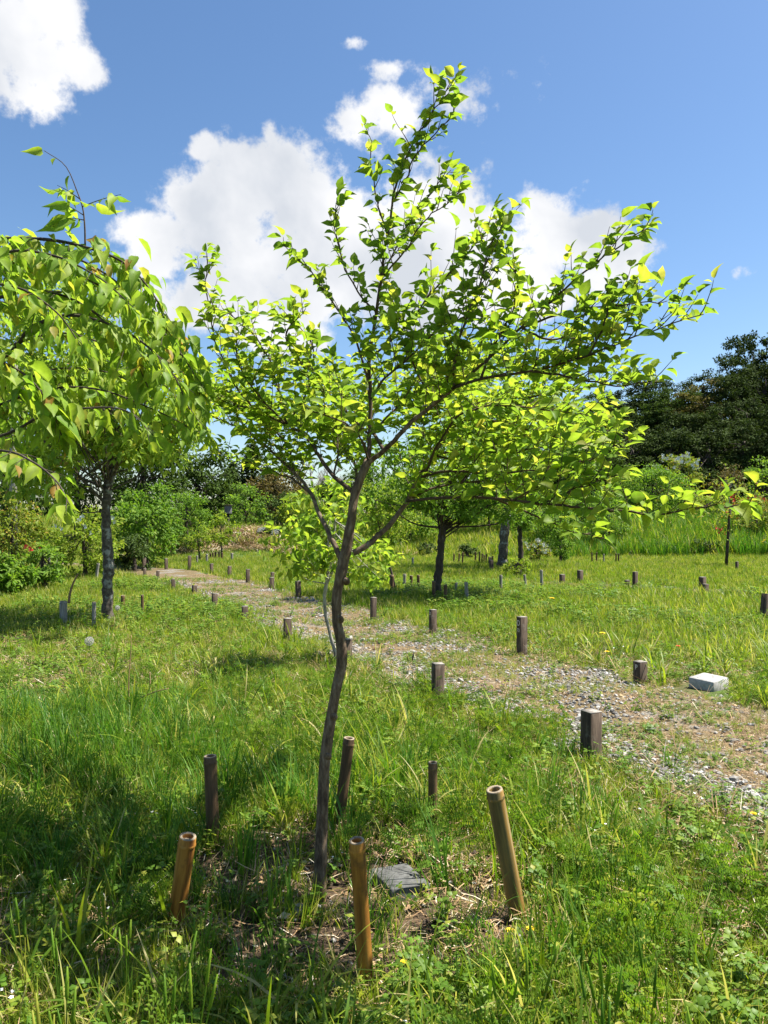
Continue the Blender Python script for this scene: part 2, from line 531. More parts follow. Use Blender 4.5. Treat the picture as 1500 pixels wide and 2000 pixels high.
M_STONE = rand_mat('gravel_stone', [(0, (.10, .092, .082)), (.35, (.19, .178, .16)), (.75, (.28, .265, .24)), (1, (.44, .42, .39))], rough=.85)
M_SOIL = surf_mat('soil_crumb', [(.3, (.03, .022, .016)), (.7, (.09, .065, .045))], scale=(50, 50, 50))
M_GREYBOX = surf_mat('grey_box_board', [(.3, (.08, .08, .08)), (.7, (.17, .165, .165))], scale=(8, 8, 8))


def ground_mat():
    m, nt, N, L = new_mat('meadow_soil')
    out = N('ShaderNodeOutputMaterial')
    ge = N('ShaderNodeNewGeometry')

    def nz(s, d, r=.6):
        n = N('ShaderNodeTexNoise'); n.inputs['Scale'].default_value = s; n.inputs['Detail'].default_value = d; n.inputs['Roughness'].default_value = r
        L(ge.outputs['Position'], n.inputs['Vector']); return n
    a = nz(22, 8, .7)
    r1 = ramp_node(N, [(.3, (.028, .020, .014)), (.5, (.075, .052, .033)), (.66, (.19, .125, .07)), (.8, (.34, .25, .15))]); L(a.outputs[0], r1.inputs[0])
    b = nz(60, 6, .7)
    r2 = ramp_node(N, [(.3, (.03, .055, .012)), (.5, (.06, .11, .018)), (.7, (.12, .16, .03))]); L(b.outputs[0], r2.inputs[0])
    c = nz(.9, 6, .6)
    mr = N('ShaderNodeMapRange'); L(c.outputs[0], mr.inputs['Value']); mr.inputs['From Min'].default_value = .36; mr.inputs['From Max'].default_value = .6
    at_ = N('ShaderNodeAttribute'); at_.attribute_name = 'tint'       # 1 = bare earth and dry litter
    sb = N('ShaderNodeMath'); sb.operation = 'SUBTRACT'; sb.use_clamp = True; L(mr.outputs[0], sb.inputs[0]); L(at_.outputs['Fac'], sb.inputs[1])
    mx = N('ShaderNodeMix'); mx.data_type = 'RGBA'; L(sb.outputs[0], mx.inputs['Factor']); L(r1.outputs[0], mx.inputs['A']); L(r2.outputs[0], mx.inputs['B'])
    p = N('ShaderNodeBsdfPrincipled'); L(mx.outputs['Result'], p.inputs['Base Color']); p.inputs['Roughness'].default_value = .95; p.inputs['Specular IOR Level'].default_value = .15
    bp = N('ShaderNodeBump'); bp.inputs['Strength'].default_value = .8; bp.inputs['Distance'].default_value = .02
    L(a.outputs[0], bp.inputs['Height']); L(bp.outputs[0], p.inputs['Normal']); L(p.outputs[0], out.inputs[0])
    return m


def path_mat():
    m, nt, N, L = new_mat('trodden_gravel')
    out = N('ShaderNodeOutputMaterial')
    ge = N('ShaderNodeNewGeometry')

    def nz(s, d, r=.6):
        n = N('ShaderNodeTexNoise'); n.inputs['Scale'].default_value = s; n.inputs['Detail'].default_value = d; n.inputs['Roughness'].default_value = r
        L(ge.outputs['Position'], n.inputs['Vector']); return n
    a = nz(40, 8, .75)
    r1 = ramp_node(N, [(.28, (.05, .036, .02)), (.48, (.125, .092, .048)), (.62, (.20, .155, .075)), (.8, (.28, .235, .15))]); L(a.outputs[0], r1.inputs[0])
    vo = N('ShaderNodeTexVoronoi'); vo.inputs['Scale'].default_value = 55; L(ge.outputs['Position'], vo.inputs['Vector'])
    r2 = ramp_node(N, [(0, (.10, .095, .09)), (.5, (.20, .19, .175)), (1, (.33, .32, .30))]); L(vo.outputs['Color'], r2.inputs[0])
    c = nz(1.6, 6, .65)
    mr = N('ShaderNodeMapRange'); L(c.outputs[0], mr.inputs['Value']); mr.inputs['From Min'].default_value = .53; mr.inputs['From Max'].default_value = .68
    mx = N('ShaderNodeMix'); mx.data_type = 'RGBA'; L(mr.outputs[0], mx.inputs['Factor']); L(r1.outputs[0], mx.inputs['A']); L(r2.outputs[0], mx.inputs['B'])
    p = N('ShaderNodeBsdfPrincipled'); L(mx.outputs['Result'], p.inputs['Base Color']); p.inputs['Roughness'].default_value = .95; p.inputs['Specular IOR Level'].default_value = .15
    bp = N('ShaderNodeBump'); bp.inputs['Strength'].default_value = .8; bp.inputs['Distance'].default_value = .015
    L(vo.outputs['Distance'], bp.inputs['Height']); L(bp.outputs[0], p.inputs['Normal']); L(p.outputs[0], out.inputs[0])
    return m


# ------------------------------------------------------------------ terrain
TREE_BASE = (-0.205, 2.47)


def bare_mask(x, y):
    """1 where the soil lies open round the young tree"""
    r = np.hypot((x - TREE_BASE[0] - .12) / 1.15, y - TREE_BASE[1] + .03)
    return .97 * sstep(.72, .42, r + (fbm(x * 4, y * 4, 3) - .5) * .35)


def build_ground():
    u = np.linspace(-1, 1, 260)
    xs = np.sinh(u * 4.6) / math.sinh(4.6) * 260
    w = np.linspace(0, 1, 300)
    ys = -6 + np.sinh(w * 4.8) / math.sinh(4.8) * 420
    X, Y = np.meshgrid(xs, ys)
    Z = ground_z(X, Y)
    V = np.stack([X, Y, Z], -1).reshape(-1, 3)
    nx = len(xs)
    i = np.arange(len(ys) - 1)[:, None] * nx + np.arange(nx - 1)[None]
    Q = np.stack([i, i + 1, i + nx + 1, i + nx], -1).reshape(-1, 4)
    mb = MB(); mb.add(V, Q, None, bare_mask(V[:, 0], V[:, 1]))
    o = mb.build('ground', ground_mat(), smooth=True)
    o['kind'] = 'structure'


def build_path(name, pts, w, mat, zoff):
    P = np.array(pts, float)
    # resample
    seg = np.linalg.norm(np.diff(P, axis=0), axis=1); s = np.concatenate([[0], np.cumsum(seg)])
    t = np.arange(0, s[-1], .12)
    C = np.stack([np.interp(t, s, P[:, 0]), np.interp(t, s, P[:, 1])], 1)
    k = np.ones(9) / 9
    Cp = np.pad(C, ((4, 4), (0, 0)), mode='edge')
    C = np.stack([np.convolve(Cp[:, 0], k, 'valid'), np.convolve(Cp[:, 1], k, 'valid')], 1)
    T = np.gradient(C, axis=0); T /= np.linalg.norm(T, axis=1)[:, None]
    Nn = np.stack([-T[:, 1], T[:, 0]], 1)
    rows = []
    m = 13
    for j in range(m):
        f = j / (m - 1) * 2 - 1
        wob = 1 + .28 * (vnoise(t * 2.1 + 50 * (f > 0), 0 * t + 5) - .5) + .2 * (vnoise(t * 6 + 50 * (f > 0), 0 * t + 9) - .5)
        p = C + Nn * (f * w * wob)[:, None]
        z = ground_z(p[:, 0], p[:, 1]) + zoff * (1 if abs(f) < .95 else -1.0)
        rows.append(np.column_stack([p, z]))
    V = np.stack(rows, 1).reshape(-1, 3)
    i = np.arange(len(C) - 1)[:, None] * m + np.arange(m - 1)[None]
    Q = np.stack([i + m, i + m + 1, i + 1, i], -1).reshape(-1, 4)
    mb = MB(); mb.add(V, Q)
    o = mb.build(name, mat, smooth=True)
    o['kind'] = 'structure'


build_ground()
PM = path_mat()
build_path('gravel_path', PATH, .82, PM, .012)
build_path('side_path', PATH2, .32, PM, .012)


# ------------------------------------------------------------------ leaf templates
def leaf_tmpl(w=.30, fold=.18, droop=.22, tip=1.0, pet=.12, twist=0.0, simple=False):
    """unit leaf along +X, normal +Z. returns verts, quads, tris, rib"""
    if simple:
        V = np.array([[0, 0, 0], [.42, -w, -.02], [.42, w, -.02], [1, 0, -droop * .8], [.45, 0, .06]])
        return V, None, np.array([[0, 1, 4], [0, 4, 2], [1, 3, 4], [4, 3, 2]]), np.array([1, 0, 0, 1, 1.])
    st = [(.10, .62), (.34, 1.0), (.62, .82), (.85, .33)]
    V = [(0, 0, 0)]; rib = [1.]
    for (t, hw) in st:
        z = -droop * t ** 2.0
        V += [(t, -w * hw, z + fold * w * hw - .0), (t, 0, z), (t, w * hw, z + fold * w * hw)]
        rib += [0, 1, 0]
    V += [(tip, 0, -droop * tip * 1.15)]; rib += [1]
    V = np.array(V, float)
    V[:, 0] += pet
    V = np.vstack([V, [[-.02, -.012, 0], [-.02, .012, 0]]]); rib += [1, 1]
    tr = [(0, 1, 2), (0, 2, 3), (10, 13, 11), (11, 13, 12)]
    q = []
    for i in range(3):
        a = 1 + i * 3
        q += [(a, a + 3, a + 4, a + 1), (a + 1, a + 4, a + 5, a + 2)]
    tr += [(14, 0, 15)]
    if twist:
        ang = V[:, 0] * twist
        y, z = V[:, 1].copy(), V[:, 2].copy()
        V[:, 1] = y * np.cos(ang) - z * np.sin(ang); V[:, 2] = y * np.sin(ang) + z * np.cos(ang)
    return V, np.array(q), np.array(tr), np.array(rib)


def frames(D, Nn):
    D = D / (np.linalg.norm(D, axis=1)[:, None] + 1e-9)
    Nn = Nn - D * (D * Nn).sum(1)[:, None]
    Nn /= np.linalg.norm(Nn, axis=1)[:, None] + 1e-9
    Y = np.cross(Nn, D)
    return D, Y, Nn


def add_leaves(mb, tmpls, P, D, Nn, Sz, tint):
    D, Y, Z = frames(D, Nn)
    which = rng.integers(0, len(tmpls), len(P))
    for k, (V, q, t, rib) in enumerate(tmpls):
        m = np.where(which == k)[0]
        if not len(m):
            continue
        loc = V[None] * Sz[m][:, None, None]
        W = P[m][:, None] + loc[..., :1] * D[m][:, None] + loc[..., 1:2] * Y[m][:, None] + loc[..., 2:] * Z[m][:, None]
        n = len(V); off = (np.arange(len(m)) * n)[:, None, None]
        Q = (q[None] + off).reshape(-1, 4) if q is not None else None
        T = (t[None] + off).reshape(-1, 3) if t is not None else None
        mb.add(W.reshape(-1, 3), Q, T, np.repeat(tint[m], n), np.tile(rib, len(m)))


YOUNG_T = [leaf_tmpl(.30, .45, .30), leaf_tmpl(.34, .30, .22), leaf_tmpl(.28, .9, .45), leaf_tmpl(.33, .4, .30, twist=.6), leaf_tmpl(.31, .5, .60, twist=-.5), leaf_tmpl(.30, 1.3, .30, twist=.3)]
NEAR_T = [leaf_tmpl(.27, .35, .30, 1.08), leaf_tmpl(.24, .6, .38, 1.1, twist=.4), leaf_tmpl(.29, .3, .18, 1.06, twist=-.35), leaf_tmpl(.26, .8, .45, 1.1)]
SIMPLE_T = [leaf_tmpl(.26, simple=True), leaf_tmpl(.30, droop=.4, simple=True), leaf_tmpl(.22, droop=.1, simple=True)]


def spline(P, n):
    """catmull-rom resample of control rows (k, c)"""
    P = np.asarray(P, float)
    if len(P) < 3:
        t = np.linspace(0, 1, n)[:, None]
        return P[0] * (1 - t) + P[-1] * t
    E = np.vstack([2 * P[0] - P[1], P, 2 * P[-1] - P[-2]])
    k = len(P) - 1
    u = np.linspace(0, k, n)
    i = np.clip(u.astype(int), 0, k - 1); f = (u - i)[:, None]
    a, b, c, d = E[i], E[i + 1], E[i + 2], E[i + 3]
    return .5 * ((2 * b) + (-a + c) * f + (2 * a - 5 * b + 4 * c - d) * f ** 2 + (-a + 3 * b - 3 * c + d) * f ** 3)


def unit(v):
    return v / (np.linalg.norm(v) + 1e-9)


def grow_twigs(mb, P, leaves, spacing, L0, leaf_sz, start=.2, up=.35, r0=.0022, leaf_gap=.022, droop=0., sub=True, sparse=1.0, flat=.5, tipleaves=True):
    """side twigs with alternate leaves along polyline P (world). leaves: list to fill with (p, d, n, size)"""
    seg = np.linalg.norm(np.diff(P, axis=0), axis=1); s = np.concatenate([[0], np.cumsum(seg)]); Ltot = s[-1]
    t = start * Ltot
    sgn = 1
    while t < Ltot:
        f = t / Ltot
        p = np.array([np.interp(t, s, P[:, k]) for k in range(3)])
        q = np.array([np.interp(min(t + .02, Ltot), s, P[:, k]) for k in range(3)]) - np.array([np.interp(max(t - .02, 0), s, P[:, k]) for k in range(3)])
        T = unit(q)
        side = unit(np.cross(T, [0, 0, 1]) + rng.normal(0, .25, 3)) * sgn
        if abs(T[2]) > .75:
            a = rng.random() * 6.283
            side = np.array([math.cos(a), math.sin(a), 0])
        d = unit(T * .75 + side * rng.uniform(.5, 1.0) + np.array([0, 0, up]) * rng.uniform(.3, 1.4) + rng.normal(0, .18, 3))
        L = L0 * (1 - .55 * f) * rng.uniform(.45, 1.25)
        grow_shoot(mb, p, d, L, leaves, leaf_sz, r0, leaf_gap, up, droop, sub, sparse)
        t += spacing * rng.uniform(.6, 1.4)
        sgn = -sgn
    if tipleaves:
        # leaves carried directly by the last part of the branch
        n = max(2, int(Ltot * .65 / (leaf_gap * 1.1)))
        for i in range(n):
            f = .35 + .65 * (i + 1) / n
            tt = f * Ltot
            p = np.array([np.interp(tt, s, P[:, k]) for k in range(3)])
            T = unit(P[-1] - P[-2])
            put_leaf(leaves, p, T, (-1) ** i, leaf_sz, droop)
        put_leaf(leaves, P[-1], unit(P[-1] - P[-2]), 0, leaf_sz * .85, droop)


def put_leaf(leaves, p, T, sgn, sz, droop):
    side = np.cross(T, [0, 0, 1.])
    if np.linalg.norm(side) < .5:
        a = rng.random() * 6.283
        side = np.array([math.cos(a), math.sin(a), 0])
    side = unit(side)
    d = T * rng.uniform(.35, .8) + side * sgn * rng.uniform(.6, 1.1) + rng.normal(0, .18, 3) + np.array([0, 0, -.10 - droop])
    n = np.array([0, 0, 1.]) + rng.normal(0, .42, 3)
    if droop > .5:
        n = rng.normal(0, 1, 3) + np.array([0, -.6, .5])
    leaves.append((p, unit(d), unit(n), sz * rng.uniform(.5, 1.28)))


def grow_shoot(mb, p, d, L, leaves, leaf_sz, r0, gap, up, droop, sub, sparse):
    k = 6
    pts = [p]
    dd = d.copy()
    for i in range(k):
        dd = unit(dd + np.array([0, 0, up * .16 - droop * .18]) + rng.normal(0, .07, 3))
        pts.append(pts[-1] + dd * L / k)
    pts = np.array(pts)
    mb.tube(pts, np.linspace(r0, r0 * .35, len(pts)), 4, cap=False)
    n = max(2, int(L / gap))
    for i in range(n):
        if rng.random() > sparse:
            continue
        f = (i + .8) / n
        x = f * k; j = min(int(x), k - 1)
        q = pts[j] + (pts[j + 1] - pts[j]) * (x - j)
        put_leaf(leaves, q, unit(pts[j + 1] - pts[j]), (-1) ** i, leaf_sz * (1 - .25 * f * f), droop)
    put_leaf(leaves, pts[-1], unit(pts[-1] - pts[-2]), 0, leaf_sz * .8, droop)
    if sub and L > .13:
        for _ in range(int(L / .09)):
            x = rng.uniform(.15, .8) * k; j = int(x)
            q = pts[j]
            d2 = unit(unit(pts[j + 1] - pts[j]) * .8 + rng.normal(0, .5, 3) + np.array([0, 0, up * .5]))
            grow_shoot(mb, q, d2, L * rng.uniform(.3, .55), leaves, leaf_sz * .95, r0 * .7, gap, up, droop, False, sparse)


def finish_leaves(root, leaves, tmpls, mat, n_single=300, part='leaf'):
    """the leaves that show largest become parts of their own; the rest one 'foliage' part"""
    P = np.array([l[0] for l in leaves]); D = np.array([l[1] for l in leaves]); Nn = np.array([l[2] for l in leaves]); Sz = np.array([l[3] for l in leaves])
    u = P[:, 0] / P[:, 1]; v = (P[:, 2] - CAM_H) / P[:, 1]
    face = np.abs(D[:, 1]) * .5
    score = Sz / P[:, 1] * (1 - face) * ((np.abs(u) < .49) & (np.abs(v) < .66))
    order = np.argsort(-score)
    single, rest = order[:n_single], order[n_single:]
    tint = rng.random(len(P))
    meshes = []
    for k, (V, q, t, rib) in enumerate(tmpls):
        mb = MB(); mb.add(V, q, t, 0, rib)
        meshes.append(mb.mesh('leaf_%s_shape' % root.name, mat, smooth=True))
    X, Y, Z = frames(D[single], Nn[single])
    org = np.array(root.location)
    for i, idx in enumerate(single):
        o = bpy.data.objects.new(part, meshes[rng.integers(0, len(meshes))])
        m = Matrix(((X[i][0], Y[i][0], Z[i][0]), (X[i][1], Y[i][1], Z[i][1]), (X[i][2], Y[i][2], Z[i][2]))).to_4x4()
        s = Sz[idx]
        m = Matrix.Translation(Vector(P[idx] - org)) @ m @ Matrix.Diagonal((s, s, s, 1))
        o.parent = root
        o.matrix_basis = m
        COL.objects.link(o)
    mb = MB()
    add_leaves(mb, tmpls, P[rest], D[rest], Nn[rest], Sz[rest], tint[rest])
    mb.build('foliage', mat, root, smooth=True, kind='stuff')
    print(root.name, 'leaves', len(P))


# ------------------------------------------------------------------ the young tree
def young_tree():
    b = at(624, 1752, 2.43); b[2] = gz(b[0], b[1])
    root = thing('young_tree', 'slender young tree with a crooked brown trunk standing in a ring of bamboo stakes', 'tree', tuple(b))
    ctrl = [(620, 1800, 2.43, .046), (623, 1750, 2.43, .032), (626, 1690, 2.43, .0240), (630, 1560, 2.43, .0215), (636, 1480, 2.43, .021), (646, 1410, 2.43, .0205), (657, 1345, 2.43, .0200),
            (668, 1290, 2.43, .0200), (666, 1250, 2.43, .0195), (658, 1210, 2.43, .0190), (659, 1160, 2.43, .0195), (668, 1110, 2.43, .0215), (678, 1070, 2.43, .0205),
            (685, 1020, 2.43, .0180), (694, 965, 2.44, .0175), (706, 930, 2.44, .0165), (720, 900, 2.45, .0150)]
    C = np.array([np.append(at(a, b_, c), r) for a, b_, c, r in ctrl])
    K = spline(C, 80); K[:, 3] *= .82
    mb = MB()
    P = K[:, :3] + np.stack([fbm(np.arange(80) * .31, np.zeros(80) + 3, 2) - .5, fbm(np.arange(80) * .27, np.zeros(80) + 8, 2) - .5, np.zeros(80)], 1) * .006
    r = K[:, 3] * (1 + .16 * (fbm(np.arange(80) * .5, np.zeros(80) + 1, 2) - .5))
    mb.tube(P, r, 14)
    # knots where limbs left the trunk
    for (px, py) in ((664, 1208), (676, 1133), (652, 1398), (640, 1475)):
        q = at(px, py, 2.43 - .014)
        mb.tube([q + [0, .012, -.006], q, q + [0, -.008, .004], q + [0, -.010, .006]], [.013, .011, .006, .001], 8)
    mb.build('trunk', M_BARK, root, smooth=True)
    B = [
        # pts, r0, r1, twig length, spacing
        ([(718, 905, 2.45), (750, 880, 2.4), (795, 835, 2.35), (850, 785, 2.3), (885, 758, 2.25), (888, 700, 2.2), (905, 640, 2.17), (935, 560, 2.15), (960, 480, 2.15), (985, 435, 2.15)], .0095, .0012, .17, .05),
        ([(885, 758, 2.25), (940, 740, 2.15), (1040, 725, 2.05), (1150, 695, 1.97), (1250, 655, 1.92), (1375, 612, 1.88)], .0055, .0014, .15, .05),
        ([(850, 785, 2.3), (930, 722, 2.2), (1020, 640, 2.1), (1110, 560, 2.05), (1190, 495, 2.0), (1262, 445, 2.0)], .0055, .0014, .12, .055),
        ([(1020, 640, 2.1), (1100, 612, 2.0), (1190, 596, 1.95), (1305, 585, 1.95)], .004, .0012, .10, .06),
        ([(719, 905, 2.46), (722, 850, 2.5), (723, 780, 2.52), (722, 700, 2.52), (733, 620, 2.5), (745, 540, 2.5), (757, 460, 2.48), (766, 395, 2.46), (785, 320, 2.44), (815, 262, 2.42), (850, 212, 2.4), (880, 160, 2.4)], .0085, .0014, .13, .062),
        ([(735, 610, 2.5), (692, 560, 2.48), (664, 490, 2.46), (655, 430, 2.45), (656, 385, 2.45)], .0035, .0011, .10, .055),
        ([(722, 750, 2.5), (690, 655, 2.5), (642, 580, 2.48), (595, 520, 2.46), (556, 478, 2.45)], .0045, .0012, .10, .055),
        ([(757, 460, 2.48), (735, 385, 2.44), (724, 312, 2.42), (721, 245, 2.42)], .003, .001, .05, .09),
        ([(745, 540, 2.5), (790, 490, 2.42), (828, 430, 2.38), (872, 395, 2.36), (900, 372, 2.36)], .0035, .0011, .09, .055),
        ([(723, 700, 2.5), (790, 640, 2.42), (850, 562, 2.36), (905, 500, 2.32), (968, 440, 2.3)], .004, .0011, .11, .05),
        ([(668, 1097, 2.43), (652, 1062, 2.45), (628, 1015, 2.52), (608, 965, 2.6), (575, 925, 2.75), (535, 885, 2.9), (490, 850, 3.05), (440, 825, 3.2), (390, 800, 3.35), (340, 778, 3.45)], .0105, .0015, .20, .05),
        ([(608, 965, 2.6), (565, 932, 2.8), (520, 922, 3.0), (470, 905, 3.1), (430, 885, 3.2)], .0045, .0012, .13, .055),
        ([(696, 966, 2.44), (652, 930, 2.5), (622, 890, 2.6), (600, 855, 2.7), (560, 830, 2.8), (500, 798, 2.9), (455, 745, 2.95), (425, 680, 2.95), (408, 610, 2.93), (400, 555, 2.9), (413, 505, 2.9)], .0085, .0012, .16, .05),
        ([(560, 830, 2.8), (542, 760, 2.8), (525, 700, 2.8), (490, 652, 2.8), (448, 612, 2.8), (405, 600, 2.8)], .0045, .0012, .13, .05),
        ([(560, 830, 2.8), (600, 765, 2.75), (612, 705, 2.7), (600, 655, 2.7), (545, 618, 2.7)], .004, .0012, .12, .055),
        ([(500, 798, 2.9), (440, 785, 3.1), (390, 742, 3.2), (350, 690, 3.25), (330, 650, 3.3)], .004, .0012, .14, .055),
        ([(722, 850, 2.5), (672, 800, 2.6), (622, 758, 2.65), (582, 705, 2.65), (560, 650, 2.65), (600, 600, 2.6)], .0045, .0012, .14, .055),
        ([(690, 1080, 2.43), (725, 1060, 2.44), (765, 1020, 2.5), (797, 976, 2.55), (818, 932, 2.6), (845, 888, 2.7), (880, 835, 2.75), (908, 792, 2.8)], .0115, .0050, .20, .07),
        ([(797, 978, 2.5), (870, 972, 2.35), (960, 972, 2.2), (1060, 985, 2.05), (1150, 992, 1.95), (1250, 1003, 1.85), (1330, 1000, 1.8), (1400, 988, 1.75), (1470, 985, 1.7)], .006, .0013, .10, .055),
        ([(818, 932, 2.6), (880, 920, 2.5), (970, 925, 2.4), (1060, 915, 2.3), (1150, 898, 2.25), (1215, 880, 2.2)], .006, .0013, .15, .045),
        ([(845, 888, 2.7), (930, 872, 2.9), (1020, 850, 3.0), (1110, 832, 3.1), (1190, 848, 3.15)], .006, .0013, .19, .045),
        ([(960, 972, 2.2), (1040, 1005, 2.2), (1110, 1035, 2.15), (1180, 1050, 2.1)], .004, .0012, .08, .06),
        ([(880, 835, 2.75), (960, 800, 2.85), (1050, 772, 2.9), (1140, 760, 2.9), (1220, 742, 2.9)], .006, .0013, .18, .045),
        ([(1040, 725, 2.05), (1120, 738, 2.0), (1200, 752, 1.97), (1285, 742, 1.95)], .004, .0012, .10, .05),
        ([(940, 740, 2.15), (962, 680, 2.15), (1000, 610, 2.15), (1012, 550, 2.15), (985, 498, 2.15)], .004, .0012, .11, .05),
        ([(1150, 695, 1.97), (1178, 640, 1.95), (1195, 590, 1.95), (1255, 548, 1.95)], .003, .0011, .09, .055),
        ([(750, 880, 2.42), (705, 810, 2.9), (655, 765, 3.3), (560, 745, 3.6), (470, 720, 3.75)], .007, .0014, .22, .05),
        ([(795, 835, 2.36), (830, 800, 2.8), (880, 775, 3.2), (950, 745, 3.6), (1030, 690, 3.8)], .007, .0014, .22, .05),
        ([(720, 900, 2.45), (700, 850, 2.25), (650, 815, 2.1), (590, 800, 2.0)], .004, .0013, .12, .07),
        ([(697, 960, 2.46), (690, 900, 2.9), (640, 850, 3.3), (560, 820, 3.7)], .006, .0013, .2, .06),
        ([(723, 780, 2.52), (760, 730, 2.4), (810, 690, 2.3), (860, 640, 2.25), (920, 610, 2.2)], .005, .0013, .15, .05),
        ([(766, 395, 2.46), (792, 350, 2.45), (812, 300, 2.44), (845, 262, 2.42), (878, 228, 2.4), (892, 190, 2.4)], .0035, .0012, .075, .05),
        ([(745, 540, 2.5), (775, 480, 2.55), (800, 430, 2.58), (845, 370, 2.58), (880, 330, 2.58)], .0035, .0012, .10, .045),
        ([(1000, 978, 2.12), (1060, 945, 2.1), (1120, 915, 2.08), (1175, 885, 2.05), (1225, 858, 2.0)], .0035, .0012, .12, .045),
        ([(1060, 985, 2.05), (1110, 960, 2.0), (1165, 940, 1.98), (1215, 925, 1.95)], .003, .0012, .11, .045),
        ([(560, 830, 2.8), (520, 790, 2.75), (480, 740, 2.7), (460, 690, 2.7), (470, 650, 2.7)], .004, .0012, .15, .05),
        ([(575, 925, 2.75), (560, 870, 2.85), (520, 830, 2.95), (470, 800, 3.05), (440, 760, 3.1)], .004, .0012, .16, .05),
        ([(652, 930, 2.5), (660, 870, 2.6), (640, 810, 2.7), (600, 770, 2.75)], .004, .0012, .16, .05),
        ([(797, 976, 2.55), (860, 950, 2.6), (950, 940, 2.6), (1040, 950, 2.55), (1130, 955, 2.5), (1200, 960, 2.45)], .005, .0013, .16, .05),
        ([(845, 888, 2.7), (900, 900, 2.75), (980, 890, 2.8), (1070, 870, 2.8), (1160, 862, 2.75)], .005, .0013, .17, .05),
        ([(880, 835, 2.75), (930, 820, 2.7), (1000, 830, 2.6), (1080, 850, 2.5), (1150, 870, 2.45)], .005, .0013, .16, .05),
        ([(850, 785, 2.3), (820, 740, 2.35), (800, 690, 2.35), (790, 640, 2.35), (770, 590, 2.35)], .0045, .0012, .14, .05),
        ([(1020, 640, 2.1), (1060, 660, 2.1), (1120, 660, 2.1), (1180, 650, 2.1), (1230, 610, 2.05)], .004, .0012, .13, .05),
        ([(722, 850, 2.5), (770, 800, 2.6), (820, 760, 2.7), (880, 735, 2.8), (950, 720, 2.85)], .0045, .0012, .17, .05),
        ([(828, 932, 2.62), (860, 860, 2.5), (900, 810, 2.4), (980, 790, 2.3), (1080, 800, 2.25), (1150, 812, 2.2)], .005, .0013, .15, .05),
    ]
    leaves = []
    for (pts, r0, r1, tl, sp) in B:
        C = np.array([at(*p) for p in pts])
        K = spline(C, max(14, len(pts) * 5))
        n = len(K)
        K = K + np.stack([fbm(np.arange(n) * .5 + r0 * 9e3, np.zeros(n), 2) - .5, fbm(np.arange(n) * .5, np.ones(n) * 7 + r0 * 7e3, 2) - .5, fbm(np.arange(n) * .5, np.ones(n) * 19 + r0 * 7e3, 2) - .5], 1) * .016 * np.linspace(0, 1, n)[:, None] ** .5
        mb = MB()
        r0 *= .9; mb.tube(K, r1 + (r0 - r1) * (1 - np.linspace(0, 1, n)) ** 1.1, 8)
        st = .30 if r0 > .008 else .16
        grow_twigs(mb, K, leaves, sp * (.60 if pts[-1][0] < 900 else .50), tl * (1.32 if pts[-1][0] < 900 else 1.45), .0465, start=st, up=.6, leaf_gap=.0245, r0=.0017)
        mb.build('branch', M_TWIG if r0 < .008 else M_BARK, root, smooth=True)
    finish_leaves(root, leaves, YOUNG_T, LM['young'])


young_tree()


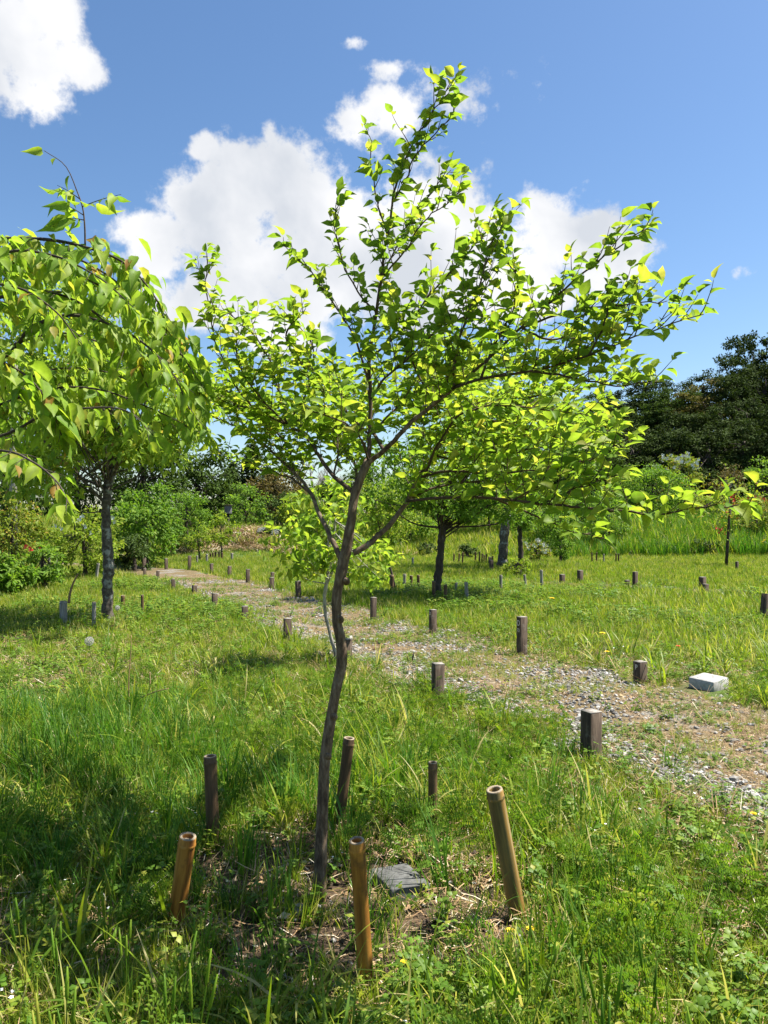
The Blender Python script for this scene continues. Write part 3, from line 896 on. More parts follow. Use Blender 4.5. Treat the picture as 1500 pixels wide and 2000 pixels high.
# ------------------------------------------------------------------ overhanging tree at the left edge
def overhanging_tree():
    b = (-2.75, 3.1, gz(-2.75, 3.1))
    root = thing('overhanging_tree', 'tree at the left edge arching over with long drooping yellow-green leaves and reddish tips', 'tree', b)
    mb = MB()
    K = spline(np.array([(-2.75, 3.1, -.1, .06), (-2.7, 3.1, .5, .05), (-2.6, 3.05, 1.1, .045), (-2.62, 3.0, 1.6, .038), (-2.5, 2.95, 2.1, .026), (-2.4, 2.9, 2.4, .016)]), 40)
    mb.tube(K[:, :3], K[:, 3], 12)
    mb.build('trunk', M_BARK2, root, smooth=True)
    st = lambda z: tuple([-2.62, 3.0, z])
    W = [
        (st(1.75), [(-250, 560, 2.9), (-60, 478, 2.8), (60, 465, 2.75), (160, 480, 2.7), (245, 515, 2.65), (305, 585, 2.6), (325, 650, 2.6)], .010, .30, .045),
        (st(1.7), [(-250, 640, 3.0), (0, 520, 2.95), (90, 512, 2.9), (200, 560, 2.85), (300, 630, 2.8), (372, 720, 2.8), (395, 790, 2.8)], .010, .34, .045),
        (st(1.5), [(-200, 760, 2.8), (0, 700, 2.7), (60, 640, 2.65), (140, 615, 2.6), (250, 650, 2.55), (330, 720, 2.55), (370, 800, 2.55)], .011, .32, .05),
        (st(1.4), [(-200, 900, 2.6), (0, 852, 2.5), (85, 810, 2.45), (170, 797, 2.4), (245, 802, 2.38), (300, 850, 2.35)], .007, .26, .055),
        (st(1.35), [(-200, 850, 3.1), (0, 790, 3.0), (80, 760, 2.95), (190, 760, 2.9), (300, 800, 2.9), (400, 850, 2.9)], .008, .30, .05),
        (st(1.3), [(-150, 880, 2.2), (0, 880, 2.1), (60, 900, 2.0), (110, 940, 1.95), (135, 985, 1.92)], .005, .14, .06),
        (st(1.45), [(-200, 700, 3.3), (0, 600, 3.2), (100, 570, 3.2), (220, 590, 3.15), (330, 690, 3.1)], .009, .32, .045),
        (st(1.6), [(-180, 600, 2.4), (-60, 560, 2.3), (30, 560, 2.3), (110, 610, 2.3), (160, 680, 2.3)], .007, .24, .05),
        (st(1.4), [(-180, 760, 2.4), (-60, 700, 2.3), (30, 720, 2.25), (90, 780, 2.25), (120, 850, 2.25)], .007, .22, .055),
    ]
    W += [
        (st(1.5), [(-200, 740, 3.5), (0, 680, 3.4), (120, 650, 3.4), (240, 690, 3.35), (330, 760, 3.3), (390, 830, 3.3)], .008, .34, .045),
        (st(1.4), [(-200, 820, 3.5), (0, 760, 3.4), (110, 720, 3.4), (220, 730, 3.35), (300, 780, 3.3)], .008, .32, .045),
        (st(1.7), [(-250, 600, 2.7), (-20, 500, 2.6), (90, 495, 2.55), (190, 540, 2.5), (260, 600, 2.5)], .008, .30, .045),
        (st(1.6), [(-220, 660, 2.9), (0, 580, 2.8), (90, 570, 2.8), (170, 600, 2.75), (250, 680, 2.7), (290, 760, 2.7)], .008, .30, .045),
        (st(1.7), [(-250, 600, 3.2), (0, 520, 3.1), (130, 500, 3.1), (240, 560, 3.05), (320, 650, 3.0), (380, 720, 3.0)], .008, .32, .045),
    ]
    leaves = []
    for (s0, pts, r0, tl, sp) in W:
        C = np.array([np.array(s0)] + [at(*p) for p in pts])
        K = spline(C, 50)
        mb = MB(); mb.tube(K, .0015 + (r0 - .0015) * (1 - np.linspace(0, 1, 50)), 7)
        grow_twigs(mb, K, leaves, sp * .98, tl * .72, .066, start=.28, up=.05 if len(leaves) % 2 else -.2, leaf_gap=.036, droop=.42, sub=True, r0=.0018)
        mb.build('branch', M_BARK2, root, smooth=True)
    for i in range(260):
        pts = W[rng.choice([0, 1, 8, 12, 13])][1]
        k = rng.uniform(1.2, len(pts) - 1.01); j = int(k)
        p = at(*pts[j]) * (1 - (k - j)) + at(*pts[j + 1]) * (k - j) + rng.normal(0, .025, 3) + np.array([0, 0, .03])
        put_leaf(leaves, p, unit(at(*pts[j + 1]) - at(*pts[j])), rng.choice([-1, 1]), .08, .25)
    # the upright shoot standing above the arch
    C = np.array([at(*p) for p in [(165, 480, 2.7), (164, 440, 2.7), (160, 405, 2.7), (150, 375, 2.7), (126, 322, 2.68), (84, 292, 2.66)]])
    K = spline(C, 20)
    mb = MB(); mb.tube(K, np.linspace(.0035, .001, 20), 6)
    for (a, c) in ((8, (235, 378, 2.6)), (6, (118, 395, 2.72)), (10, (110, 360, 2.7)), (5, (120, 425, 2.72))):
        p = K[a]; q = at(*c)
        Q = spline(np.array([p, (p + q) / 2 + [0, 0, .004], q]), 8)
        mb.tube(Q, np.linspace(.002, .0008, 8), 5)
        for i in range(2, 8, 2):
            for sg in (-1, 1):
                put_leaf(leaves, Q[i], unit(Q[-1] - Q[0]), sg, .07, .55)
    for i in (9, 12, 14, 17, 19):
        put_leaf(leaves, K[i], unit(K[-1] - K[-3]), (-1) ** i, .065, .8)
    mb.build('shoot', M_TWIG, root, smooth=True)
    finish_leaves(root, leaves, NEAR_T, LM['near'])


overhanging_tree()


# ------------------------------------------------------------------ trees and bushes farther off
def make_plant(name, label, cat, base, trunk, crown_c, crown_r, leaf, nleaf, ncl, mat, bark, seed, group=None, sink=.1, lobes=None, flowers=None, droop=.0, clr=.30, r_limb=None, tmpl=None, spread_lo=.0, flat=.55):
    """base (x,y,z); trunk = [(x,y,z,r)...] world; crown ellipsoid(s) in which leaf clusters hang on limbs"""
    r = np.random.default_rng(seed)
    root = thing(name, label, cat, tuple(base), group)
    T = np.array(trunk, float)
    K = spline(T, max(10, len(T) * 6))
    n = len(K)
    mb = MB()
    mb.tube(K[:, :3] + (r.normal(0, 1, (n, 3)) * K[:, 3:4] * .10), K[:, 3] * (1 + r.normal(0, .06, n)), 10)
    lob = lobes or [(crown_c, crown_r)]
    vol = np.array([a[1][0] * a[1][1] * a[1][2] for a in lob]); vol = vol / vol.sum()
    cc = []
    for i in range(ncl):
        c, rr = lob[r.choice(len(lob), p=vol)]
        d = r.normal(0, 1, 3); d /= np.linalg.norm(d)
        rad = r.uniform(.25, 1) ** .45
        cc.append(np.array(c) + d * rad * np.array(rr) * (.95 + .2 * r.random()))
    cc = np.array(cc)
    rl = r_limb or K[-1, 3] * .8
    for i in range(min(ncl, 46)):
        j = int(n * r.uniform(.55, .99))
        p = K[j, :3]
        q = cc[i]
        m = (p + q) / 2 + np.array([0, 0, -.06 * np.linalg.norm(q - p)]) + r.normal(0, .05, 3) * np.linalg.norm(q - p)
        Q = spline(np.array([p, m, q]), 9)
        r0 = min(rl, K[j, 3]) * r.uniform(.35, .9)
        mb.tube(Q, np.linspace(r0, r0 * .2, 9), 5, cap=False)
    mb.build('trunk', bark, root, smooth=True)
    per = nleaf // ncl
    crad = clr * np.mean([np.mean(a[1]) for a in lob])
    P = []; D = []
    for c in cc:
        k = int(per * r.uniform(.5, 1.5))
        o = r.normal(0, 1, (k, 3)); o /= np.linalg.norm(o, axis=1)[:, None]
        o *= (r.random(k) ** .5)[:, None]
        s = crad * r.uniform(.55, 1.35)
        P.append(c + o * np.array([s, s, s * flat]))
        D.append(o + r.normal(0, .6, (k, 3)) + np.array([0, 0, -.2 - droop]))
    P = np.concatenate(P); D = np.concatenate(D)
    P[:, 2] = np.maximum(P[:, 2], ground_z(P[:, 0], P[:, 1]) + .03)
    Nn = np.array([0, 0, 1.]) + r.normal(0, .55, P.shape)
    mb = MB()
    add_leaves(mb, tmpl or SIMPLE_T, P, D, Nn, leaf * r.uniform(.65, 1.25, len(P)), r.random(len(P)))
    mb.build('crown', mat, root, smooth=True, kind='stuff')
    if flowers:
        fm, fs, fn, lo = flowers
        mb = MB()
        idx = r.choice(np.where(P[:, 2] > np.quantile(P[:, 2], lo))[0], fn)
        for i in idx:
            q = P[i] + np.array([r.normal(0, .02), -.05, .03])
            for a in range(5):
                an = a * 1.2566 + r.random()
                u_ = np.array([math.cos(an), -.35, math.sin(an)]) * fs
                w_ = np.array([-math.sin(an), 0, math.cos(an)]) * fs * .38
                mb.add([q, q + u_ * .6 + w_, q + u_ + [0, -.2 * fs, 0], q + u_ * .6 - w_], [(0, 1, 2, 3)], None, r.random())
        mb.build('blossom', fm, root, kind='stuff')
    return root


def plant_px(name, label, cat, px, d, top, wpx, base_y=None, trunk_r=.05, trunk_frac=.3, leaf=.08, nleaf=3000, ncl=40, mat=None, bark=M_BARK2, seed=1, group=None, lean=0, **kw):
    """place a tree/bush whose stem stands at picture column px, d metres away; top row, width in px"""
    x = (px - 750) * d / F; y = d; z = gz(x, y)
    H = CAM_H + (HOR - top) * d / F - z
    rx = wpx * d / F / 2
    c0 = z + H * trunk_frac
    cz = (c0 + z + H) / 2; rz_ = (z + H - c0) / 2
    tr = [(x, y, z - .1, trunk_r * 1.25), (x + .02, y, z + .1, trunk_r), (x + lean * .3, y + .02, z + H * .3, trunk_r * .8), (x + lean * .6 - .02, y, z + H * .5, trunk_r * .6), (x + lean, y, z + H * .72, trunk_r * .35)]
    cy = min(rx, rz_ * 1.3)
    return make_plant(name, label, cat, (x, y, z), tr, (x + lean * .7, y, cz), (rx * .84, cy * .84, rz_ * .86), leaf, nleaf, ncl, mat, bark, seed, group, **kw)


# gray-barked tree on the left
def mid_trees():
    d = 8.8; x = (212 - 750) * d / F; z = gz(x, d)
    tp = [(212, 1222, d, .085), (212, 1200, d, .066), (210, 1150, d, .060), (212, 1100, d, .062), (208, 1050, d, .055), (207, 1000, d, .050), (210, 960, d, .046), (213, 930, d, .034), (216, 880, d, .026), (222, 800, d, .016)]
    tr = [tuple(at(a, b, c)) + (r,) for a, b, c, r in tp]
    c = at(190, 755, d)
    make_plant('lichened_tree', 'gnarled tree with pale lichen-blotched trunk in the shaded grass on the left', 'tree', (x, d, z), tr, c, (1.25, 1.3, 1.0), .078, 21000, 230, LM['near'], M_LICHEN, 11,
               lobes=[(tuple(at(110, 740, d)), (.85, 1.0, .95)), (tuple(at(250, 770, d)), (.85, 1.1, .75)), (tuple(at(350, 800, 8.4)), (.55, .8, .45)), (tuple(at(110, 920, 8.4)), (.65, .5, .30)), (tuple(at(330, 890, 8.6)), (.5, .6, .25)), (tuple(at(40, 860, 9.2)), (.7, .7, .4))], clr=.36, droop=.5, r_limb=.022)
    d = 11.2; x = (852 - 750) * d / F; z = gz(x, d)
    tp = [(852, 1178, d, .085), (853, 1150, d, .066), (857, 1110, d, .058), (861, 1070, d, .055), (864, 1040, d, .052), (868, 1000, d, .034), (885, 940, d, .024)]
    tr = [tuple(at(a, b, c)) + (r,) for a, b, c, r in tp]
    make_plant('spreading_tree', 'small dark-trunked tree forking low, casting a dark shade patch right of the path', 'tree', (x, d, z), tr, None, None, .070, 17000, 220, LM['mid'], M_BARK2, 12,
               lobes=[(tuple(at(900, 900, d)), (1.1, 1.2, .75)), (tuple(at(1010, 860, 11.6)), (1.1, 1.2, .65)), (tuple(at(860, 990, d)), (.5, .9, .22)), (tuple(at(960, 985, 10.8)), (.9, .8, .25)), (tuple(at(790, 930, 11.4)), (.75, .9, .5))], clr=.26, r_limb=.024)
    d = 17.6; x = (983 - 750) * d / F; z = gz(x, d)
    tp = [(980, 1118, d, .15), (981, 1095, d, .115), (984, 1050, d, .105), (990, 1000, d, .095), (995, 950, d, .08), (990, 880, d, .05), (985, 820, d, .03)]
    tr = [tuple(at(a, b, c)) + (r,) for a, b, c, r in tp]
    make_plant('stout_tree', 'thick-trunked tree behind the young crown, straight trunk in sunlit grass', 'tree', (x, d, z), tr, None, None, .085, 11000, 150, LM['mid'], M_LICHEN, 13,
               lobes=[(tuple(at(985, 850, d)), (1.9, 1.8, 1.3)), (tuple(at(1080, 920, d)), (1.3, 1.5, .8)), (tuple(at(900, 905, d)), (1.1, 1.4, .7))], clr=.26, r_limb=.04)


mid_trees()

# sapling whose pale stem shows left of the young trunk
d = 6.2
tp = [(662, 1305, d, .022), (657, 1285, d, .016), (648, 1250, d, .014), (637, 1205, d, .013), (634, 1165, d, .014), (640, 1130, d, .014), (643, 1105, d, .011), (652, 1060, d, .008), (655, 1010, d, .006)]
tr = [tuple(at(a, b, c)) + (r,) for a, b, c, r in tp]
make_plant('pale_stem_sapling', 'leafy sapling with a thin crooked whitish stem just behind the young tree trunk', 'sapling', (float(at(660, 1300, d)[0]), d, gz(-.37, d)), tr, None, None, .066, 1200, 70, LM['young'], M_PALE, 21,
           lobes=[(tuple(at(610, 1060, 6.1)), (.30, .45, .26)), (tuple(at(700, 1095, 6.3)), (.30, .4, .17)), (tuple(at(600, 1100, 6.0)), (.22, .35, .12)), (tuple(at(650, 990, 6.3)), (.30, .35, .24)), (tuple(at(740, 1115, 6.4)), (.15, .3, .10))], clr=.5, r_limb=.007, tmpl=YOUNG_T)

GB = 'shrubs and saplings beyond the meadow'
PL = [
    # name, label, cat, px, d, top, wpx, kw
    ('yellow_shrub', 'yellow and orange tinged shrub at the far left edge of the meadow', 'shrub', 25, 13.5, 955, 130, dict(mat=LM['orange'], nleaf=3200, ncl=60, leaf=.07, trunk_frac=.02)),
    ('leafy_shrub', 'low broad-leaved shrub in front of the dark hedge at the left edge', 'shrub', 10, 11.5, 1075, 100, dict(mat=LM['mid'], nleaf=1200, ncl=30, leaf=.10, trunk_frac=.02)),
    ('red_tipped_shrub', 'shrub with a scarlet flower cluster growing at the left between two pale stakes', 'shrub', 85, 12.5, 1055, 95, dict(mat=LM['mid'], nleaf=1400, ncl=34, leaf=.08, trunk_frac=.05)),
    ('bright_shrub', 'bright yellow-green shrub just left of the lichened trunk', 'shrub', 165, 15.0, 985, 150, dict(mat=LM['yellow'], nleaf=3600, ncl=60, leaf=.075, trunk_frac=.02, flowers=(LM['white'], .05, 12, .6))),
    ('compound_shrub', 'full light green bush just right of the lichened trunk', 'shrub', 285, 18.5, 940, 150, dict(mat=LM['fresh'], nleaf=4600, ncl=70, leaf=.10, trunk_frac=.03)),
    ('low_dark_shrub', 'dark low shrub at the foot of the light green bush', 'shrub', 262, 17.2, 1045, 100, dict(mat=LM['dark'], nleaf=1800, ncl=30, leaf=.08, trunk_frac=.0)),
    ('feathery_shrub', 'soft fine-leaved green bush left of the small grey box', 'shrub', 365, 23.0, 950, 110, dict(mat=LM['fresh'], nleaf=5200, ncl=80, leaf=.07, trunk_frac=.03)),
    ('thin_sapling', 'thin airy sapling with dark stems above the far bamboo stakes', 'sapling', 432, 21.0, 1000, 75, dict(mat=LM['yellow'], nleaf=1000, ncl=34, leaf=.08, trunk_frac=.25, trunk_r=.03)),
    ('spindly_sapling', 'small spindly sapling left of the airy one, in front of the feathery bush', 'sapling', 388, 20.0, 1012, 50, dict(mat=LM['yellow'], nleaf=700, ncl=24, leaf=.07, trunk_frac=.2, trunk_r=.025)),
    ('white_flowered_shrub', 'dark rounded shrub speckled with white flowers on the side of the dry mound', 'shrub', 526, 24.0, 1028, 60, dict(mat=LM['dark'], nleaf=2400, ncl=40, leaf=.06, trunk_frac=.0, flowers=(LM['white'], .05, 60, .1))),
    ('glossy_shrub', 'glossy green bush behind the dry mound, beside the grey box', 'shrub', 480, 28.5, 942, 110, dict(mat=LM['mid'], nleaf=4200, ncl=60, leaf=.11, trunk_frac=.0)),
    ('deep_green_shrub', 'deep green bush behind the white-flowered shrub', 'shrub', 560, 29.0, 955, 110, dict(mat=LM['dark'], nleaf=3800, ncl=60, leaf=.11, trunk_frac=.0)),
    ('lime_shrub', 'lime green bush behind the pale-stemmed sapling', 'shrub', 595, 25.0, 962, 110, dict(mat=LM['yellow'], nleaf=3600, ncl=60, leaf=.10, trunk_frac=.0)),
    ('round_yellow_shrub', 'rounded yellow-green bush seen right of the young tree trunk', 'shrub', 735, 23.0, 925, 170, dict(mat=LM['yellow'], nleaf=5200, ncl=80, leaf=.09, trunk_frac=.0)),
    ('wide_green_shrub', 'wide green bush filling the gap right of the forked young trunk', 'shrub', 800, 26.5, 905, 190, dict(mat=LM['mid'], nleaf=5200, ncl=80, leaf=.11, trunk_frac=.0)),
    ('dark_twig_sapling', 'leaning twiggy sapling with dark double stem right of the young trunk', 'sapling', 768, 12.2, 955, 95, dict(mat=LM['young'], nleaf=850, ncl=34, leaf=.075, trunk_frac=.35, trunk_r=.022, lean=-.25)),
    ('slim_dark_tree', 'slim dark-leaved small tree just right of the stout trunk', 'tree', 1016, 19.5, 935, 80, dict(mat=LM['mid'], nleaf=2600, ncl=44, leaf=.075, trunk_frac=.25, trunk_r=.07)),
    ('bushy_sapling', 'bushy upright sapling standing right of the slim dark tree', 'sapling', 1094, 19.5, 985, 72, dict(mat=LM['fresh'], nleaf=2000, ncl=36, leaf=.07, trunk_frac=.05, trunk_r=.04)),
    ('white_speckled_shrub', 'straggly low shrub dotted with white blossom between the two small trees', 'shrub', 1050, 20.5, 1052, 55, dict(mat=LM['orange'], nleaf=900, ncl=26, leaf=.07, trunk_frac=.0, flowers=(LM['white'], .05, 40, .3))),
    ('yellowish_weed_shrub', 'low yellowish shrub in the meadow behind the white stakes', 'shrub', 1012, 15.5, 1087, 60, dict(mat=LM['yellow'], nleaf=420, ncl=20, leaf=.07, trunk_frac=.0)),
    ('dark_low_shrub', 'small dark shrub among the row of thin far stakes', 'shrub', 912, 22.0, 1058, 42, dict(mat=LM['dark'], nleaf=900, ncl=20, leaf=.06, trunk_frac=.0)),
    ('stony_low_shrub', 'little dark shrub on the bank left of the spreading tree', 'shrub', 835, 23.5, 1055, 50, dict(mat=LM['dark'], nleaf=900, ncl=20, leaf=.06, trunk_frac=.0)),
    ('big_round_bush', 'big round sunlit bush in front of the dark wooded hill', 'bush', 1275, 30.0, 905, 175, dict(mat=LM['fresh'], nleaf=8500, ncl=110, leaf=.10, trunk_frac=.0)),
    ('layered_bush', 'taller layered bush with cream tops behind the big round one', 'bush', 1325, 33.0, 872, 110, dict(mat=LM['orange'], nleaf=4600, ncl=60, leaf=.12, trunk_frac=.05, flowers=(LM['white'], .08, 70, .75))),
    ('orange_leaved_bush', 'orange tinged bush at the left shoulder of the big round bush', 'bush', 1212, 31.5, 925, 100, dict(mat=LM['orange'], nleaf=3400, ncl=50, leaf=.11, trunk_frac=.0)),
    ('bare_brown_bush', 'half-bare brownish bush with pale stems in front of the dark wood', 'bush', 1425, 31.0, 905, 80, dict(mat=LM['brown'], nleaf=1300, ncl=34, leaf=.09, trunk_frac=.4, bark=M_PALE, trunk_r=.05)),
    ('grey_green_bush', 'grey-green bush at the right edge before the dark wood', 'bush', 1490, 33.0, 888, 100, dict(mat=LM['mid'], nleaf=3000, ncl=40, leaf=.11, trunk_frac=.1)),
    ('red_budded_bush', 'yellowish bush with red leaf tips at the right edge', 'bush', 1478, 25.0, 958, 100, dict(mat=LM['orange'], nleaf=3000, ncl=46, leaf=.08, trunk_frac=.0, flowers=(LM['redp'], .05, 36, .8))),
    ('bank_shrub', 'green shrub on the bank below the bushy right-hand branches', 'shrub', 1150, 27.0, 960, 110, dict(mat=LM['mid'], nleaf=3600, ncl=50, leaf=.09, trunk_frac=.0)),
    ('far_shade_shrub', 'dark green shrub on the bank behind the stout trunk', 'shrub', 955, 28.0, 950, 170, dict(mat=LM['mid'], nleaf=4800, ncl=60, leaf=.10, trunk_frac=.0)),
    ('leafy_bank_sapling', 'fresh green bushy sapling on the bank left of the big round bush', 'sapling', 1190, 24.5, 955, 105, dict(mat=LM['fresh'], nleaf=2800, ncl=46, leaf=.08, trunk_frac=.08, trunk_r=.04)),
    ('light_bank_bush', 'light green bush in the tall grass right of the big round bush', 'bush', 1385, 28.0, 965, 110, dict(mat=LM['yellow'], nleaf=2600, ncl=46, leaf=.08, trunk_frac=.0)),
    ('bright_bank_bush', 'bright green bush on the bank behind the bushy upright sapling', 'bush', 1075, 25.5, 962, 120, dict(mat=LM['fresh'], nleaf=3200, ncl=50, leaf=.085, trunk_frac=.0)),
    ('tufted_bank_shrub', 'small tufted dark shrub in the tall grass of the right-hand bank', 'shrub', 1285, 23.4, 1052, 60, dict(mat=LM['fresh'], nleaf=1000, ncl=24, leaf=.07, trunk_frac=.0)),
    ('second_tufted_shrub', 'dark tuft of a shrub at the foot of the bank, left of the red-flowered sapling', 'shrub', 1378, 23.0, 1050, 60, dict(mat=LM['dark'], nleaf=1000, ncl=24, leaf=.07, trunk_frac=.0)),
]
for i, (nm, lb, ct, px, d, top, wpx, kw) in enumerate(PL):
    plant_px(nm, lb, ct, px, d, top, wpx, seed=100 + i, group=GB, **kw)

# background trees on the left and centre
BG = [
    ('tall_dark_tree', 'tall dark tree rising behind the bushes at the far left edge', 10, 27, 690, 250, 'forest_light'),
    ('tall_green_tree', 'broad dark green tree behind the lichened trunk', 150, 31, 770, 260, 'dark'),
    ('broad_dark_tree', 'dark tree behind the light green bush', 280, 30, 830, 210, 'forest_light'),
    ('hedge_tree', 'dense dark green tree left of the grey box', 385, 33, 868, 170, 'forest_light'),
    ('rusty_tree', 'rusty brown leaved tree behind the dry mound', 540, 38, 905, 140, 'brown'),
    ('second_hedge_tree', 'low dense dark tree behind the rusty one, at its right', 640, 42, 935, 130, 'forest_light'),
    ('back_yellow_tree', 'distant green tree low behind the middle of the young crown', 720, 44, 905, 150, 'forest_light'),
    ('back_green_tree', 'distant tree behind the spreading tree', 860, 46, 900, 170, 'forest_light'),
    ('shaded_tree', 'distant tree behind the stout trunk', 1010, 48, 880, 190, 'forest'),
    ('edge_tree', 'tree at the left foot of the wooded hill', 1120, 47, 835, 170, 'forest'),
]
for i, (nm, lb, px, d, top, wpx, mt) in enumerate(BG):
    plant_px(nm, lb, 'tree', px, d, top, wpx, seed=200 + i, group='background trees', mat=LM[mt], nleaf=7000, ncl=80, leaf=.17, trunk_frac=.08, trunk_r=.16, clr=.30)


def conifer(px, d, top, wpx, seed, label):
    r = np.random.default_rng(seed)
    x = (px - 750) * d / F; z = gz(x, d); H = CAM_H + (HOR - top) * d / F - z; W = wpx * d / F / 2
    root = thing('conifer', label, 'tree', (x, d, z), 'dark conifers')
    mb = MB(); mb.tube([(x, d, z - .1), (x, d, z + H * .5), (x, d, z + H)], [.18, .12, .02], 8); mb.build('trunk', M_BARK2, root, smooth=True)
    P = []; D = []
    for k in range(150):
        f = r.uniform(.08, 1); a = r.random() * 6.283
        L = W * (1 - f) ** .7 * r.uniform(.7, 1.1) + .15
        for q in range(26):
            s = r.uniform(.15, 1)
            P.append((x + math.cos(a) * L * s + r.normal(0, .10), d + math.sin(a) * L * s + r.normal(0, .10), z + H * f - .25 * s * s * L + r.normal(0, .08)))
            D.append((math.cos(a) + r.normal(0, .5), math.sin(a) + r.normal(0, .5), -.3 + r.normal(0, .3)))
    P = np.array(P); D = np.array(D)
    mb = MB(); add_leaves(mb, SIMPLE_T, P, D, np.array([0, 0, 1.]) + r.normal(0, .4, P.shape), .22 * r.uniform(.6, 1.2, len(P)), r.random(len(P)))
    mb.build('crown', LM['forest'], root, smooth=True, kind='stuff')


conifer(492, 44, 868, 80, 301, 'dark conifer standing tallest behind the rusty brown tree')
conifer(455, 46, 905, 70, 302, 'dark conifer directly left of the tallest one')
conifer(524, 47, 915, 60, 303, 'dark conifer directly right of the tallest one')


def bare_tree(px, d, top, wpx, seed, label):
    r = np.random.default_rng(seed)
    x = (px - 750) * d / F; z = gz(x, d); H = CAM_H + (HOR - top) * d / F - z; W = wpx * d / F / 2
    root = thing('bare_tree', label, 'tree', (x, d, z), 'leafless grey trees')
    mb = MB(); mb.tube([(x, d, z - .1), (x, d, z + H * .4), (x + .1, d, z + H * .8)], [.14, .09, .03], 7)
    mb.build('trunk', M_PALE, root, smooth=True)
    mb = MB()

    def rec(p, dd, L, rad, dep):
        q = p + dd * L
        m = (p + q) / 2 + r.normal(0, .04, 3) * L
        mb.tube([p, m, q], [rad, rad * .8, rad * .6], 4, cap=False)
        if dep:
            for _ in range(4):
                rec(p + dd * L * r.uniform(.35, 1), unit(dd + r.normal(0, .45, 3) + [0, 0, .15]), L * r.uniform(.45, .7), rad * .55, dep - 1)
    for k in range(9):
        f = r.uniform(.35, .8)
        a = r.random() * 6.283
        rec(np.array([x, d, z + H * f]), unit(np.array([math.cos(a), math.sin(a), 1.1])), min(W, H * .3), .035, 3)
    mb.build('branches', M_PALE, root, smooth=True)


bare_tree(608, 46, 905, 60, 311, 'leafless grey tree seen between the left forks of the young tree')
bare_tree(645, 50, 915, 50, 312, 'second leafless grey tree, right beside the young trunk')
bare_tree(25, 22, 545, 120, 313, 'leafless twiggy treetop at the left edge above the leaves')


# wooded hill on the right
def forest():
    protos = []
    for k in range(6):
        r = np.random.default_rng(400 + k)
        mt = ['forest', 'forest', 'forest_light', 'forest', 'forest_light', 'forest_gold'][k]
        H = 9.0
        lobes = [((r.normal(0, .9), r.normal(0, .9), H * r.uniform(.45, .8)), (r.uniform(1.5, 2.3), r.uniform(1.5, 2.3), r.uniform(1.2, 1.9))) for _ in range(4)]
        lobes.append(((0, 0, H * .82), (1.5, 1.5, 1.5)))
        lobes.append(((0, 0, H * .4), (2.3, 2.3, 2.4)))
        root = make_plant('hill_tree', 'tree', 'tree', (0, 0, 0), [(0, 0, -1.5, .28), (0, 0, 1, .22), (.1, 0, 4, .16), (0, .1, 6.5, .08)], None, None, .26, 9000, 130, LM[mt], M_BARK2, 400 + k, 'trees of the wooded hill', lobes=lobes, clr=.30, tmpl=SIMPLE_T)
        # the leaves were clamped to the real ground near the origin: harmless, the crown starts above it
        protos.append(root)
    spots = []
    r = np.random.default_rng(55)
    prof_x = [1090, 1150, 1230, 1300, 1350, 1400, 1450, 1500, 1600, 1750, 1950]
    prof_y = [850, 800, 765, 735, 725, 680, 645, 622, 590, 560, 545]
    for row, (d, drop, step) in enumerate(((60, 0, 62), (54, 40, 66), (48, 95, 72), (43, 165, 80))):
        px = 1120 + row * 18
        while px < 1700:
            top = np.interp(px, prof_x, prof_y) + drop * r.uniform(.75, 1.1) + r.normal(0, 8)
            spots.append((px, d + r.uniform(-1.5, 1.5), top, row))
            px += step * r.uniform(.75, 1.15)
    rows = ['skyline', 'upper middle', 'lower middle', 'bottom']
    ordw = ['first', 'second', 'third', 'fourth', 'fifth', 'sixth', 'seventh', 'eighth', 'ninth', 'tenth', 'eleventh', 'twelfth', 'thirteenth', 'fourteenth', 'fifteenth']
    for i, (px, d, top, row) in enumerate(spots):
        k = int(r.choice([0, 1, 3, 2, 4], p=[.26, .22, .22, .16, .14]))
        if row in (1,) and 1330 < px < 1420:
            k = 5
        kind = ['dark round-crowned', 'dark broad-crowned', 'lighter green', 'dark dense', 'mid green loose-crowned', 'golden-green'][k]
        x = (px - 750) * d / F; z = gz(x, d)
        H = CAM_H + (HOR - top) * d / F - z
        s = max(.55, H / 9.9)
        nth = sum(1 for q in spots[:i] if q[3] == row)
        lab = '%s tree, %s from left in the %s row of the wooded hill' % (kind, ordw[nth], rows[row])
        src = protos[k]
        copy_tree(src, (x, d, z), r.random() * 6.283, lab, 'trees of the wooded hill', (max(s * .85, .75), max(s * .85, .75), s))
    for p in protos:
        for c in list(p.children):
            bpy.data.objects.remove(c)
        bpy.data.objects.remove(p)


forest()


